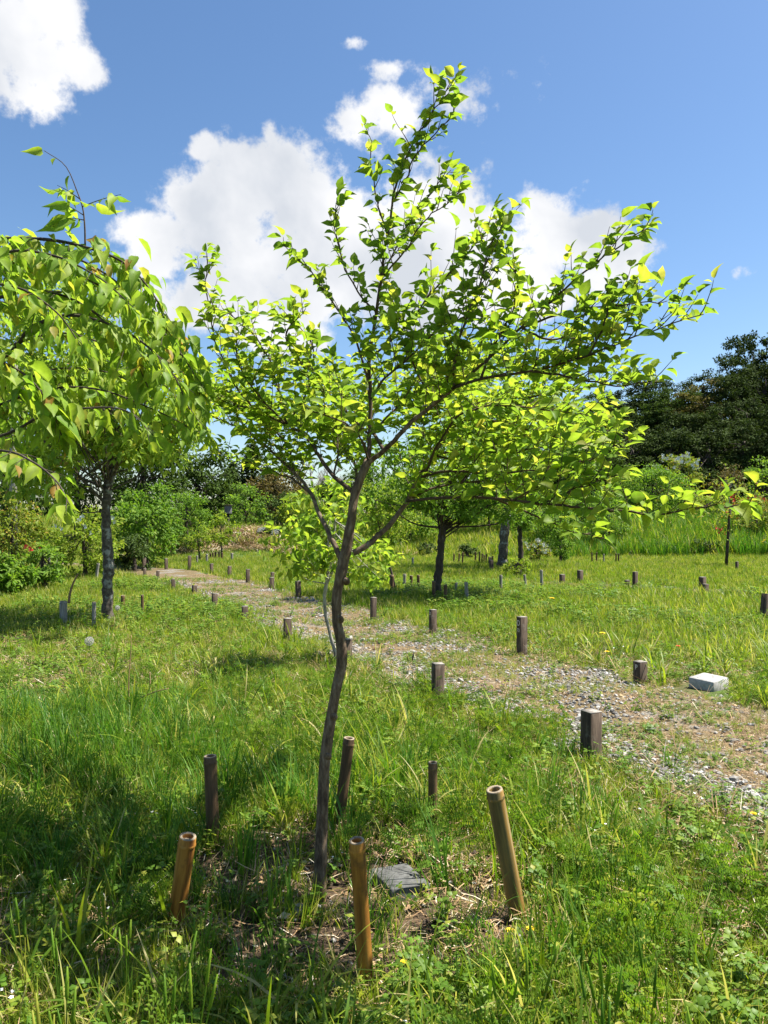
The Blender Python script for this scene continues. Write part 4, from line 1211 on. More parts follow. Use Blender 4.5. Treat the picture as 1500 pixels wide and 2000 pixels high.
# ------------------------------------------------------------------ stakes, posts, blocks
def make_post(label, px, base_y, top_y, wpx, rot=R(24), marks=None, d=None, lean=0.0):
    d = d or 1800.0 / (base_y - HOR)
    x = (px - 750) * d / F; z = gz(x, d)
    top = CAM_H + (HOR - top_y) * d / F
    h = max(top - z, .12)
    w = .078 if wpx is None else wpx * d / F * .80
    root = thing('wooden_post', label, 'post', (x, d, z), 'square wooden posts along the paths')
    root.rotation_euler = (0, lean, rot)
    mb = MB()
    mb.box((0, 0, h / 2 - .06), (w, w * .96, h + .12), 0, bev=.003)
    o = mb.build('shaft', M_WOOD, root, origin=(0, 0, 0))
    mb = MB(); mb.box((0, 0, h + .0018), (w * .965, w * .93, .0032), 0)
    mb.build('end_grain', M_WOODTOP, root, origin=(0, 0, 0))
    if marks:
        for (txt, zz, sz) in marks:
            cu = bpy.data.curves.new('marking', 'FONT'); cu.body = txt; cu.size = sz; cu.align_x = 'CENTER'; cu.extrude = .0006
            cu.offset = sz * .012
            cu.materials.append(M_PAINT)
            tmp = bpy.data.objects.new('marking', cu); me_ = bpy.data.meshes.new_from_object(tmp); bpy.data.objects.remove(tmp)
            t = bpy.data.objects.new('marking', me_); COL.objects.link(t); t.parent = root
            t.location = (-w / 2 - .0012, 0, h - zz)
            t.rotation_euler = (R(90), 0, R(-90))
    return root


POSTS = [
    ('square post nearest the camera at the grassy front edge of the gravel path', 1153, 1485, 1389, 38, None),
    ('brown square post on the front path edge, middle distance, left of the nearest one', 854, 1372, 1296, 26, None),
    ('square post half hidden behind the trunk of the young tree', 677, 1290, 1248, 20, None),
    ('square post on the front path edge, first to the left of the young trunk', 562, 1257, 1208, 18, None),
    ('short post on the front path edge, second to the left of the young trunk', 479, 1216, 1184, 14, None),
    ('slender post on the front path edge, third to the left of the young trunk', 419, 1195, 1159, 12, None),
    ('stubby post on the front path edge, fourth to the left of the young trunk', 380, 1163, 1143, 11, None),
    ('post on the front path edge, fifth to the left of the young trunk', 339, 1153, 1131, 9, None),
    ('post on the front path edge, sixth to the left of the young trunk', 308, 1135, 1115, 8, None),
    ('tiny stub post on the front path edge, last before the path end', 283, 1126, 1110, 7, None),
    ('low reddish-sided post beside the pale block on the back edge of the path', 1250, 1336, 1292, 25, [('P', .052, .05)]),
    ('tallest post on the back path edge, a white letter on its narrow side', 1019, 1280, 1205, 20, [('D', .072, .066), ('72', .125, .04)]),
    ('square post on the back path edge, next left of the lettered one', 845, 1243, 1191, 15, [('D', .05, .045)]),
    ('square post on the back path edge just right of the young trunk', 729, 1214, 1167, 13, None),
    ('post on the back edge peeping out left of the young trunk', 657, 1184, 1146, 12, None),
    ('pale topped post on the back edge in front of the pale-stemmed sapling', 583, 1167, 1135, 11, None),
    ('post on the back path edge, in front of a second shorter one', 531, 1149, 1128, 10, None),
    ('small post directly behind the one left of the sapling', 532, 1136, 1118, 8, None),
    ('post on the back path edge below the white-flowered shrub', 484, 1138, 1112, 9, None),
    ('post on the back path edge below the dry mound', 448, 1128, 1106, 8, None),
    ('small post on the back path edge under the airy sapling', 413, 1120, 1101, 7, None),
    ('post on the back path edge where the path narrows', 370, 1115, 1086, 8, None),
    ('post at the far end of the path, third from its left end', 325, 1113, 1091, 7, None),
    ('post at the far left end of the path', 281, 1115, 1090, 8, None),
    ('leaning post cut by the right edge of the picture', 1492, 1209, 1160, 18, None),
    ('front post of the overlapping pair on the side path', 1377, 1165, 1141, 12, None),
    ('back post of the overlapping pair on the side path', 1372, 1150, 1127, 13, None),
    ('upright post on the side path left of the overlapping pair', 1240, 1149, 1117, 10, None),
    ('dark stub of a post touching the upright post on the side path', 1225, 1148, 1134, 10, None),
    ('flat-topped post with a dark knot at the left end of the side path', 1133, 1138, 1114, 11, None),
    ('small dark square stub in the grass left of the side path', 1098, 1138, 1122, 11, None),
    ('post in the grass in front of the stout trunk', 960, 1116, 1094, 8, None),
    ('post directly behind the one in front of the stout trunk', 957, 1108, 1088, 6, None),
    ('post stub at the right below the red-flowered sapling', 1439, 1113, 1097, 6, None),
]
for i, (lb, px, by, ty, w, mk) in enumerate(POSTS):
    r_ = random.Random(i)
    make_post(lb, px, by, ty, w, rot=R(24 + r_.uniform(-10, 10)), marks=mk, lean=R(r_.uniform(-2, 2)) if i != 24 else R(9))


def make_stake(label, top_px, base_px, d, wpx, mat, group, name='bamboo_stake', ring=.022, d_top=None, cat='stake'):
    """bamboo stake from picture base (x,y) to picture top (x,y); hollow cut end"""
    b = at(base_px[0], base_px[1], d); t = at(top_px[0], top_px[1], d_top or d)
    b[2] = gz(b[0], b[1])
    v = t - b; H = np.linalg.norm(v); rad = wpx * d / F / 2
    root = thing(name, label, cat, tuple(b), group)
    root.rotation_euler = Vector(v).to_track_quat('Z', 'Y').to_euler()
    mb = MB()
    n = 18 if wpx > 12 else 8
    k = rad
    prof = [(k * 1.04, -.10), (k * 1.02, .02), (k, H * .3), (k * .99, H * .6), (k, H - ring - .012), (k * 1.02, H - ring - .005), (k * 1.05, H - ring + .001), (k * 1.00, H - ring + .004), (k * .99, H - .003), (k * .95, H), (k * .66, H), (k * .62, H - .004), (k * .58, H - .016)]
    V = []; q = []
    for (r, z) in prof:
        for j in range(n):
            a = j / n * 2 * math.pi
            V.append((r * math.cos(a), r * math.sin(a), z))
    for i in range(len(prof) - 1):
        for j in range(n):
            q.append((i * n + j, i * n + (j + 1) % n, (i + 1) * n + (j + 1) % n, (i + 1) * n + j))
    mb.add(V, q)
    mb.build('culm', mat, root, origin=(0, 0, 0), smooth=True)
    mb = MB()
    V = [(k * .60 * math.cos(j / n * 6.2832), k * .60 * math.sin(j / n * 6.2832), H - .012) for j in range(n)] + [(0, 0, H - .015)]
    mb.add(V, None, [(j, (j + 1) % n, n) for j in range(n)])
    mb.build('diaphragm', M_BTOP, root, origin=(0, 0, 0))
    mb = MB()
    ra = np.linspace(0, 2 * math.pi, n + 1)
    for (r0, r1, z0, z1) in ((k * 1.062, k * 1.08, H - ring - .004, H - ring), (k * 1.08, k * 1.05, H - ring, H - ring + .004)):
        V = []; q = []
        for j in range(n):
            V += [(r0 * math.cos(ra[j]), r0 * math.sin(ra[j]), z0), (r1 * math.cos(ra[j]), r1 * math.sin(ra[j]), z1)]
        for j in range(n):
            jj = (j + 1) % n
            q.append((2 * j, 2 * jj, 2 * jj + 1, 2 * j + 1))
        mb.add(V, q)
    mb.build('node_ring', mat, root, origin=(0, 0, 0), smooth=True)
    mb = MB()
    V = []; q = []
    for (r, z) in ((k * .965, H - .0005), (k * .955, H + .0015), (k * .66, H + .0015), (k * .645, H - .003)):
        for j in range(n):
            V.append((r * math.cos(ra[j]), r * math.sin(ra[j]), z))
    for i in range(3):
        for j in range(n):
            q.append((i * n + j, i * n + (j + 1) % n, (i + 1) * n + (j + 1) % n, (i + 1) * n + j))
    mb.add(V, q)
    mb.build('cut_rim', M_BTOP, root, origin=(0, 0, 0))
    return root


G1 = 'bamboo stakes round the young tree'
make_stake('golden bamboo stake in front, the nearest of the ring, hollow cut top', (697, 1640), (716, 1915), 1.98, 30, M_BAMBOO, G1, d_top=1.93)
make_stake('orange-brown bamboo stake leaning at the left front of the ring', (368, 1632), (343, 1815), 2.25, 33, M_BAMBOO, G1, d_top=2.22)
make_stake('olive bamboo stake at the right side of the ring, leaning left', (965, 1541), (1012, 1795), 2.30, 33, M_BAMBOO_O, G1, d_top=2.26)
make_stake('dark bamboo stake at the back left of the ring', (411, 1476), (418, 1650), 2.82, 25, M_BAMBOO_D, G1)
make_stake('dark bamboo stake just right of the trunk with a pale cut end', (682, 1441), (662, 1610), 3.0, 22, M_BAMBOO_D, G1)
make_stake('thin dark bamboo stake at the back right of the ring', (845, 1488), (845, 1620), 2.95, 18, M_BAMBOO_D, G1)

G2 = 'stakes round the lichened tree'
make_stake('thick grey stake at the left of the lichened tree', (124, 1174), (125, 1220), 8.6, 14, M_BAMBOO_G, G2)
make_stake('grey stake close against the left foot of the lichened trunk', (184, 1176), (184, 1228), 8.2, 8, M_BAMBOO_G, G2)
make_stake('dark stake just right of the lichened trunk', (240, 1163), (240, 1196), 9.7, 8, M_BAMBOO_D, G2)
make_stake('dark stake farther right of the lichened trunk', (278, 1162), (279, 1206), 9.2, 6, M_BAMBOO_D, G2)
make_stake('slanting whitish stake behind the lichened trunk, on its left', (192, 1100), (188, 1134), 14.5, 6, M_BAMBOO_G, G2)
G3 = 'stakes round the spreading tree'
for (lb, tx, ty, by, w, mt) in [
    ('dark stake farthest left of the spreading tree, under the twiggy sapling', 765, 1123, 1160, 9, M_BAMBOO_D),
    ('grey stake with dark top left of the spreading tree', 790, 1121, 1150, 6, M_BAMBOO_G),
    ('dark stake in the shade patch, left one of the close pair', 803, 1124, 1150, 6, M_BAMBOO_D),
    ('dark stake in the shade patch, right one of the close pair', 817, 1123, 1152, 6, M_BAMBOO_D),
    ('stake touching the left side of the dark forked trunk', 847, 1135, 1178, 7, M_BAMBOO_D),
    ('stake just right of the dark forked trunk', 870, 1142, 1182, 7, M_BAMBOO_D),
    ('small grey stake behind and right of the dark forked trunk', 891, 1138, 1162, 5, M_BAMBOO_G),
    ('leaning grey stake, second right of the dark forked trunk', 910, 1137, 1178, 7, M_BAMBOO_G),
]:
    make_stake(lb, (tx, ty), (tx + (2 if tx > 900 else 0), by), 1800 / (by - HOR), w, mt, G3)
G4 = 'pale stakes in the meadow'
for (lb, tx, ty, bx, by, w) in [
    ('pale stake with shadowed lower half, leftmost of the three in the sunny meadow', 978, 1123, 978, 1158, 6),
    ('thin pale stake in the sunny meadow, middle of the three, leaning left', 1024, 1122, 1027, 1150, 5),
    ('tallest whitish stake in the sunny meadow, rightmost of the three', 1057, 1113, 1058, 1152, 6),
    ('pale stake on the left bank beside the red-tipped shrub', 96, 1085, 97, 1135, 5),
    ('second pale stake beside the red-tipped shrub, right of the first', 110, 1080, 110, 1135, 5),
    ('pale stake behind the post where the path narrows', 385, 1085, 385, 1104, 4),
    ('pale stake under the airy sapling, left one', 404, 1082, 404, 1103, 5),
    ('pale stake under the airy sapling, right one', 453, 1080, 453, 1100, 5),
    ('tiny whitish stake in the far grass left of the spreading tree', 806, 1089, 806, 1105, 4),
    ('lone pale stake in the grass left of the path end', 242, 1093, 242, 1112, 5),
]:
    make_stake(lb, (tx, ty), (bx, by), 1800 / (by - HOR), w, M_BAMBOO_G, G4)
G5 = 'thin dark stakes in a far row'
ordn = ['first', 'second', 'third', 'fourth', 'fifth', 'sixth', 'seventh', 'eighth', 'ninth', 'tenth']
for i, (tx, ty, by) in enumerate([(887, 1082, 1100), (897, 1081, 1102), (904, 1079, 1104), (929, 1078, 1100), (937, 1077, 1101), (942, 1081, 1101), (946, 1084, 1100), (950, 1082, 1101), (962, 1086, 1103), (974, 1084, 1100)]):
    make_stake('thin dark stake, %s from the left in the row before the stout trunk' % ordn[i], (tx, ty), (tx - 1, by), 1800 / (by - HOR), 3.2, M_BAMBOO_D, G5)
for i, (tx, ty, by) in enumerate([(1156, 1080, 1099), (1165, 1079, 1100), (1179, 1082, 1100), (1203, 1081, 1099), (1208, 1081, 1099)]):
    make_stake('thin far stake, %s from the left in the row right of the bushy sapling' % ordn[i], (tx, ty), (tx, by), 1800 / (by - HOR), 3.0, M_BAMBOO_D if i != 2 else M_BAMBOO_G, G5)
for i, (tx, ty, by) in enumerate([(411, 1080, 1098), (416, 1079, 1098), (421, 1078, 1097), (428, 1078, 1097), (434, 1079, 1098)]):
    make_stake('thin far stake, %s from the left under the airy sapling' % ordn[i], (tx, ty), (tx, by), 1800 / (by - HOR), 3.5, M_BAMBOO_D, G5)


def block(name, label, cx, cy, sz, rz, mat, tilt=(0, 0)):
    z = gz(cx, cy)
    root = thing(name, label, 'concrete block', (cx, cy, z + (.004 if mat is M_CONC else -.026)))
    root.rotation_euler = (tilt[0], tilt[1], rz)
    mb = MB(); mb.box((0, 0, sz[2] / 2), sz, 0, bev=.004)
    mb.build('slab', mat, root, origin=(0, 0, 0))
    mb = MB()
    r = np.random.default_rng(4)
    for k in range(7):
        a = r.uniform(-.32, .32) * sz[0]; b = r.uniform(-.3, .3) * sz[1]; q = r.uniform(.006, .014)
        V = [(a + q * math.cos(t) * r.uniform(.6, 1.1), b + q * .6 * math.sin(t) * r.uniform(.6, 1.1), sz[2] + .0008) for t in np.arange(7) * .8976] + [(a, b, sz[2] + .0012)]
        mb.add(V, None, [(j, (j + 1) % 7, 7) for j in range(7)])
    mb.build('chipped_spots', M_CONC2, root, origin=(0, 0, 0))


block('concrete_block', 'pale concrete block lying on the dry earth at the back edge of the path', 2.27, 5.38, (.20, .185, .072), R(38), M_CONC, (R(2), R(-2)))
block('concrete_block', 'dark stained concrete block in dappled shade right of the young tree foot', .05, 2.50, (.135, .17, .062), R(24), M_CONC2, (R(-2), R(2)))

# birdhouse-like grey box on a post
d = 27.5; x = (446 - 750) * d / F; z = gz(x, d); bz = CAM_H + (HOR - 1003) * d / F
root = thing('nest_box', 'small grey box on a thin post in front of the dark bushes', 'box', (x, d, z))
mb = MB(); mb.box((x, d, (z + bz) / 2 - .05), (.06, .06, bz - z + .1), 0); mb.build('pole', M_BARK2, root)
mb = MB(); mb.box((x, d - .04, bz + .14), (.24, .2, .28), R(20), bev=.01); mb.build('box_body', M_GREYBOX, root)
mb = MB(); mb.box((x, d - .04, bz + .30), (.32, .28, .03), R(20)); mb.build('lid', M_BARK2, root)
mb = MB(); mb.tube([(x - .035, d - .133, bz + .19), (x - .036, d - .1385, bz + .19)], [.03, .03], 10); mb.build('entrance_hole', M_SOIL, root)

# staked sapling with red flowers at right
d = 19.0; x = (1419 - 750) * d / F; z = gz(x, d)
root = thing('red_flowered_sapling', 'staked sapling with red flower clusters at the right in front of the bank', 'sapling', (x, d, z))
mb = MB(); mb.tube([tuple(at(1418, 1108, d)), tuple(at(1421, 1060, d)), tuple(at(1424, 1012, d)), tuple(at(1428, 985, d))], [.042, .038, .032, .018], 8); mb.build('trunk', M_BARK2, root, smooth=True)
r = np.random.default_rng(8)
P = np.array([at(1430, 985, d) + r.normal(0, 1, 3) * [.42, .4, .34] for _ in range(700)])
mb = MB(); add_leaves(mb, SIMPLE_T, P, r.normal(0, 1, P.shape), np.array([0, 0, 1.]) + r.normal(0, .5, P.shape), r.uniform(.06, .12, 700), r.random(700)); mb.build('crown', LM['orange'], root, kind='stuff')
for (px, py) in ((1432, 972), (1425, 990), (1436, 985), (1404, 1036)):
    c = at(px, py, d - .3)
    mb = MB()
    for _ in range(16):
        q = c + r.normal(0, .055, 3)
        dd = unit(r.normal(0, 1, 3)) * .055; e = unit(np.cross(dd, [0, 1, .2])) * .022
        mb.add([q, q + dd * .5 + e, q + dd, q + dd * .5 - e], [(0, 1, 2, 3)], None, r.random())
    mb.build('flower_cluster', LM['redp'], root)
# scarlet flower cluster on the left shrub
for o in bpy.data.objects:
    if o.name == 'red_tipped_shrub':
        c = at(56, 1070, 12.2); mb = MB()
        for _ in range(16):
            q = c + r.normal(0, 1, 3) * [.05, .05, .025]
            dd = unit(r.normal(0, 1, 3)) * .05; e = unit(np.cross(dd, [0, 1, .2])) * .02
            mb.add([q, q + dd * .5 + e, q + dd, q + dd * .5 - e], [(0, 1, 2, 3)], None, r.random())
        mb.build('flower_cluster', LM['redp'], o)


# ------------------------------------------------------------------ seed heads, flowers, dry stalks
def seed_head(px, py, bx, by, d, dia, label):
    c = at(px, py, d); b = at(bx, by, d); b[2] = gz(b[0], d)
    root = thing('dandelion_clock', label, 'seed head', tuple(b), 'dandelion seed heads')
    K = spline(np.array([b - [0, 0, .02], b * .6 + c * .4 + [.012, 0, 0], b * .2 + c * .8 - [.004, 0, 0], c]), 16)
    mb = MB(); mb.tube(K, np.linspace(.0045, .003, 16), 6); mb.build('stem', LM['spike'], root, smooth=True)
    mb = MB()
    n = 90; i = np.arange(n) + .5
    ph = np.arccos(1 - 2 * i / n); th = np.pi * (1 + 5 ** .5) * i
    U = np.stack([np.cos(th) * np.sin(ph), np.sin(th) * np.sin(ph), np.cos(ph)], 1)
    for u in U:
        t1 = unit(np.cross(u, [.3, .2, .9])); t2 = np.cross(u, t1)
        q = c + u * dia * .42
        mb.add([c + t1 * .0004, c - t1 * .0004, q - t1 * .0004, q + t1 * .0004], [(0, 1, 2, 3)])
        for k in range(7):
            a = k * .8976
            w = (t1 * math.cos(a) + t2 * math.sin(a))
            e = q + u * dia * .08 + w * dia * .085
            v = np.cross(w, u) * .0007
            mb.add([q + v, q - v, e - v, e + v], [(0, 1, 2, 3)])
    mb.build('pappus', LM['pappus'], root)
    mb = MB(); mb.tube([c - [0, 0, .005], c, c + [0, 0, .005]], [.004, .007, .003], 8); mb.build('receptacle', LM['spike'], root)


seed_head(175, 1252, 197, 1372, 5.0, .058, 'round white dandelion clock on a tall bent stalk in the left meadow')
seed_head(230, 1187, 232, 1235, 8.0, .05, 'small white seed head near the foot of the lichened tree')


def yellow_flower(px, py, d, label, col='yellowp', cat='flower', sz=.022):
    c = at(px, py, d); b = c.copy(); b[2] = gz(b[0], d)
    root = thing('yellow_flower' if col == 'yellowp' else 'orange_flower', label, cat, tuple(b), 'wild flowers')
    mb = MB(); mb.tube([b - [0, 0, .02], (b + c) / 2 + [.006, 0, 0], c], [.002, .0018, .0015], 5); mb.build('stem', LM['spike'], root)
    mb = MB()
    for ring, (nn, rr, up) in enumerate(((14, sz, .2), (11, sz * .75, .5), (7, sz * .45, .9))):
        for k in range(nn):
            a = k / nn * 6.283 + ring
            u = np.array([math.cos(a), math.sin(a), up]); w = np.array([-math.sin(a), math.cos(a), 0]) * rr * .2
            mb.add([c, c + u * rr * .7 + w, c + u * rr, c + u * rr * .7 - w], [(0, 1, 2, 3)], None, .05 * k)
    mb.build('petals', LM[col], root)


yellow_flower(1078, 1169, 8.6, 'yellow dandelion in the meadow above the lettered post', sz=.034)
yellow_flower(1176, 1237, 6.6, 'yellow dandelion in the grass right of the lettered post', sz=.03)
yellow_flower(1185, 1273, 6.0, 'smaller yellow flower just below the dandelion right of the lettered post', sz=.022)
yellow_flower(1470, 1588, 3.0, 'yellow flower at the path edge near the right side of the picture', sz=.014)
yellow_flower(995, 1815, 2.15, 'pale yellow blossom at the foot of the olive bamboo stake, left one', sz=.014)
yellow_flower(1035, 1812, 2.15, 'pale yellow blossom at the foot of the olive bamboo stake, right one', sz=.014)
yellow_flower(1324, 1262, 6.4, 'small orange bloom in the tall grass above the pale block', 'redp', sz=.02)
yellow_flower(788, 1875, 2.0, 'tiny yellow flower in the grass right of the front bamboo stake', sz=.009)


def stalk(pts, r0, label, mat='straw', name='dry_stalk'):
    C = np.array([at(*p) for p in pts]); K = spline(C, 14)
    mb = MB(); mb.tube(K, np.linspace(r0, r0 * .5, 14), 6)
    o = mb.build(name, LM[mat], None, origin=tuple(K[0]), smooth=True); o.location = tuple(K[0])
    tag(o, label, 'stalk', 'dry stalks in the grass')


stalk([(253, 1378, 4.7), (252, 1330, 4.7), (256, 1275, 4.7), (257, 1240, 4.7)], .0045, 'upright straw-coloured dry stalk in the left meadow')
stalk([(244, 1390, 4.7), (270, 1366, 4.6), (300, 1352, 4.5), (330, 1344, 4.45)], .006, 'bent whitish dry stalk lying across the grass below the upright one')
stalk([(293, 1350, 5.1), (294, 1330, 5.1), (293, 1312, 5.1)], .006, 'short brown broken stalk right of the upright one')
stalk([(135, 1178, 8.5), (137, 1160, 8.5), (143, 1140, 8.5), (153, 1120, 8.5)], .016, 'whitish bent twig leaning from the thick grey stake', name='pale_twig')
stalk([(213, 1228, 8.1), (220, 1222, 8.0), (228, 1220, 8.0)], .012, 'pale broken stick lying at the foot of the lichened tree', name='pale_twig')
stalk([(297 + 545, 1243, 7.6), (860, 1252, 7.3), (884, 1258, 7.1)], .010, 'dark thin stick lying on the dry edge of the path', name='fallen_stick', mat='spike')
stalk([(1188, 1280, 6.2), (1196, 1295, 6.0), (1203, 1306, 5.9)], .004, 'pale straw leaning in the grass left of the low reddish post')


def grass_spike(px, py, by, d, label):
    t = at(px, py, d); b = t.copy(); b[2] = gz(b[0], d)
    root = thing('grass_spike', label, 'grass spike', tuple(b), 'dark seeding grass spikes')
    mb = MB(); K = spline(np.array([b - [0, 0, .02], (b + t) / 2 + [.004, 0, 0], t]), 10); mb.tube(K, np.linspace(.0016, .0012, 10), 5); mb.build('stem', LM['spike'], root)
    mb = MB(); v = np.array([.012, 0, .055]) if px > 800 else np.array([-.006, 0, .05]); mb.tube([t, t + v * .3, t + v * .7, t + v], [.002, .0055, .005, .001], 7); mb.build('seed_spike', M_BARK2 if px > 800 else LM['spike'], root, smooth=True)


grass_spike(805, 1290, 1350, 4.9, 'thin grass stem with a dark seed spike in front of the path')
grass_spike(797, 1292, 1350, 4.9, 'thin grass stem with a green spike beside the dark one')


# individual stones
def stone_mesh(seed, fine=2):
    import bmesh
    r = np.random.default_rng(seed)
    bm = bmesh.new()
    bmesh.ops.create_icosphere(bm, subdivisions=fine, radius=1)
    ph = r.random((5, 3)) * 6; dr = r.normal(0, 1, (5, 3))
    cuts = [(unit(r.normal(0, 1, 3)), r.uniform(.55, .85)) for _ in range(6)]
    for v in bm.verts:
        p = np.array(v.co)
        for (n_, h_) in cuts:
            dd = p @ n_ - h_
            if dd > 0:
                p = p - n_ * dd * .9
        p *= 1 + .05 * math.sin(p @ dr[0] * 3 + ph[0, 0])
        v.co = p * np.array([1, .8, .55])
    me = bpy.data.meshes.new('stone_shape')
    bm.to_mesh(me); bm.free()
    me.materials.append(M_STONE)
    return me


stone_shapes = [stone_mesh(k, 2) for k in range(5)]
STONES = [
    (1432, 1448, 26, 'palest big stone lying on the path near the right edge'),
    (1488, 1508, 26, 'grey stone on the path at the right edge of the picture'),
    (1365, 1488, 24, 'flat grey stone on the front margin of the path'),
    (1292, 1512, 24, 'whitish stone at the front margin of the path, beside the tall grass'),
    (1325, 1432, 16, 'small light stone in the middle of the path'),
    (1358, 1508, 22, 'flat stone just below another on the front margin of the path'),
    (1322, 1362, 16, 'light stone below the pale concrete block, on its left'),
    (1230, 1445, 14, 'small stone on the gravel right of the nearest post'),
    (1112, 1377, 14, 'pale stone on the gravel left of the nearest post'),
    (1070, 1316, 12, 'dark-sided stone in the middle of the path below the lettered post'),
    (925, 1385, 22, 'whitish stone in the gravel right of the brown square post'),
    (960, 1398, 20, 'rounded stone at the grass edge right of the brown square post'),
    (725, 1250, 14, 'stone on the path just right of the young trunk, left of a pair'),
    (740, 1250, 14, 'stone on the path just right of the young trunk, right of a pair'),
    (925, 1790, 40, 'grey-white stone between the front and right bamboo stakes'),
    (990, 1880, 28, 'white stone in the grass at the bottom, below the olive stake'),
    (825, 1865, 36, 'pale stone in the weeds right of the front stake'),
    (275, 1765, 34, 'pinkish clod of earth left of the orange-brown stake'),
    (580, 1770, 40, 'flat tan stone in the shade at the foot of the young trunk'),
    (1140, 1800, 18, 'little pale stone in the grass right of the olive stake'),
    (310, 1695, 40, 'pale clod of earth behind the orange-brown stake'),
    (1180, 1149, 20, 'white stone at the near edge of the side path'),
]
for i, (px, py, w, lb) in enumerate(STONES):
    d = 1800 / (py + w * .25 - HOR)
    x = (px - 750) * d / F
    o = bpy.data.objects.new('stone', stone_shapes[i % 5]); COL.objects.link(o)
    s = w * d / F / 2
    o.location = (x, d, gz(x, d) + s * .3); o.scale = (s, s, s); o.rotation_euler = (0, 0, i * 1.7)
    tag(o, lb, 'stone', 'loose stones on the ground')


# ------------------------------------------------------------------ ground cover (stuff)
def make_templates(name, fn, n, mat):
    c = bpy.data.collections.new(name)
    for k in range(n):
        mb = MB(); fn(mb, np.random.default_rng(1000 + k * 7 + len(name)))
        me = mb.mesh('%s_%02d' % (name, k), mat, smooth=False)
        o = bpy.data.objects.new('%s_%02d' % (name, k), me)
        c.objects.link(o)
    return c


def blade(mb, r, p, L, w, lean, az, curve, seg=3, tint=None, foldv=0.0):
    dx, dy = math.cos(az), math.sin(az)
    V = []; rb = []
    ang = lean
    pos = np.array(p, float)
    for i in range(seg + 1):
        f = i / seg
        ww = w * (1 - f ** 1.8) * (.75 + .25 * min(1, f * 4)) / 2
        sx, sy = -dy, dx
        if i == seg:
            V.append(pos.copy()); rb.append(0)
        else:
            V += [pos + np.array([sx, sy, 0]) * ww, pos - np.array([sx, sy, 0]) * ww]; rb += [0, 0]
        pos = pos + np.array([dx * math.sin(ang), dy * math.sin(ang), math.cos(ang)]) * L / seg
        ang += curve / seg
    q = [(2 * i, 2 * i + 1, 2 * i + 3, 2 * i + 2) for i in range(seg - 1)]
    t = [(2 * seg - 2, 2 * seg - 1, 2 * seg)]
    mb.add(V, q, t, r.uniform(0, .35) if tint is None else tint)


def t_fine(mb, r):
    for _ in range(16):
        a = r.random() * 6.283; rad = r.random() ** .5 * .035
        blade(mb, r, (math.cos(a) * rad, math.sin(a) * rad, -.01), r.uniform(.05, .14), r.uniform(.0022, .0045), abs(r.normal(0, .3)), r.random() * 6.283, r.uniform(0, 1.2))


def t_broad(mb, r):
    for _ in range(7):
        a = r.random() * 6.283; rad = r.random() * .02
        blade(mb, r, (math.cos(a) * rad, math.sin(a) * rad, -.01), r.uniform(.12, .27), r.uniform(.006, .012), r.uniform(.05, .5), a + r.normal(0, .5), r.uniform(.4, 2.2), seg=6)


def t_tall(mb, r):
    for _ in range(16):
        a = r.random() * 6.283; rad = r.random() ** .5 * .05
        blade(mb, r, (math.cos(a) * rad, math.sin(a) * rad, -.01), r.uniform(.14, .30), r.uniform(.004, .009), r.uniform(0, .35), a + r.normal(0, .8), r.uniform(.1, 1.3), seg=4)


def leaflet(mb, r, p, d, n, s, w=.36, tint=None):
    V, q, t, rib = leaf_tmpl(w, simple=True)
    D, Y, Z = frames(np.array([d]), np.array([n]))
    W = np.array(p) + s * (V[:, :1] * D + V[:, 1:2] * Y + V[:, 2:] * Z)
    mb.add(W, q, t, r.uniform(0, .3) if tint is None else tint, rib)


def t_weed(mb, r):
    for _ in range(7):
        a = r.random() * 6.283; rad = r.random() * .03
        b = np.array([math.cos(a) * rad, math.sin(a) * rad, -.005])
        h = r.uniform(.02, .09)
        t = b + np.array([r.normal(0, .015), r.normal(0, .015), h])
        mb.tube([b, t], [.0012, .0008], 3, cap=False, tint=.1)
        for k in range(3):
            an = k * 2.09 + r.random()
            leaflet(mb, r, t, (math.cos(an), math.sin(an), r.uniform(-.1, .4)), (0, 0, 1), r.uniform(.010, .022), .42)
        m = b * .5 + t * .5
        for k in range(2):
            an = r.random() * 6.283
            leaflet(mb, r, m, (math.cos(an), math.sin(an), .3), (0, 0, 1), r.uniform(.010, .024), .34)


def t_vetch(mb, r):
    for _ in range(3):
        a = r.random() * 6.283
        K = spline(np.array([(0, 0, -.01), (math.cos(a) * .02, math.sin(a) * .02, .05), (math.cos(a) * .05, math.sin(a) * .05, r.uniform(.08, .15))]), 8)
        mb.tube(K, [.001] * 8, 3, cap=False, tint=.1)
        for i in range(1, 8):
            T = unit(K[i] - K[i - 1]); sd = unit(np.cross(T, [math.sin(a), -math.cos(a), .2]))
            sd2 = unit(np.cross(T, sd))
            base = K[i]
            dirn = sd if i % 2 else -sd
            # pinnate leaf
            for j in range(1, 6):
                q = base + dirn * j * .0075
                for s_ in (-1, 1):
                    leaflet(mb, r, q, unit(T * s_ * .9 + dirn * .4), sd2, .012, .22)


def t_straw(mb, r):
    for _ in range(12):
        a = r.random() * 6.283; rad = r.random() ** .5 * .06
        z = r.uniform(.002, .018)
        p = np.array([math.cos(a) * rad, math.sin(a) * rad, z]); an = r.random() * 6.283
        L = r.uniform(.02, .08); w = r.uniform(.0012, .004) / 2
        dd = np.array([math.cos(an), math.sin(an), r.normal(0, .12)]); e = np.array([-math.sin(an), math.cos(an), r.normal(0, .3)]) * w
        m = p + dd * L * .5 + np.array([0, 0, r.normal(0, .004)])
        mb.add([p + e, p - e, m - e, m + e, p + dd * L - e * .5, p + dd * L + e * .5], [(0, 1, 2, 3), (3, 2, 4, 5)], None, r.random())


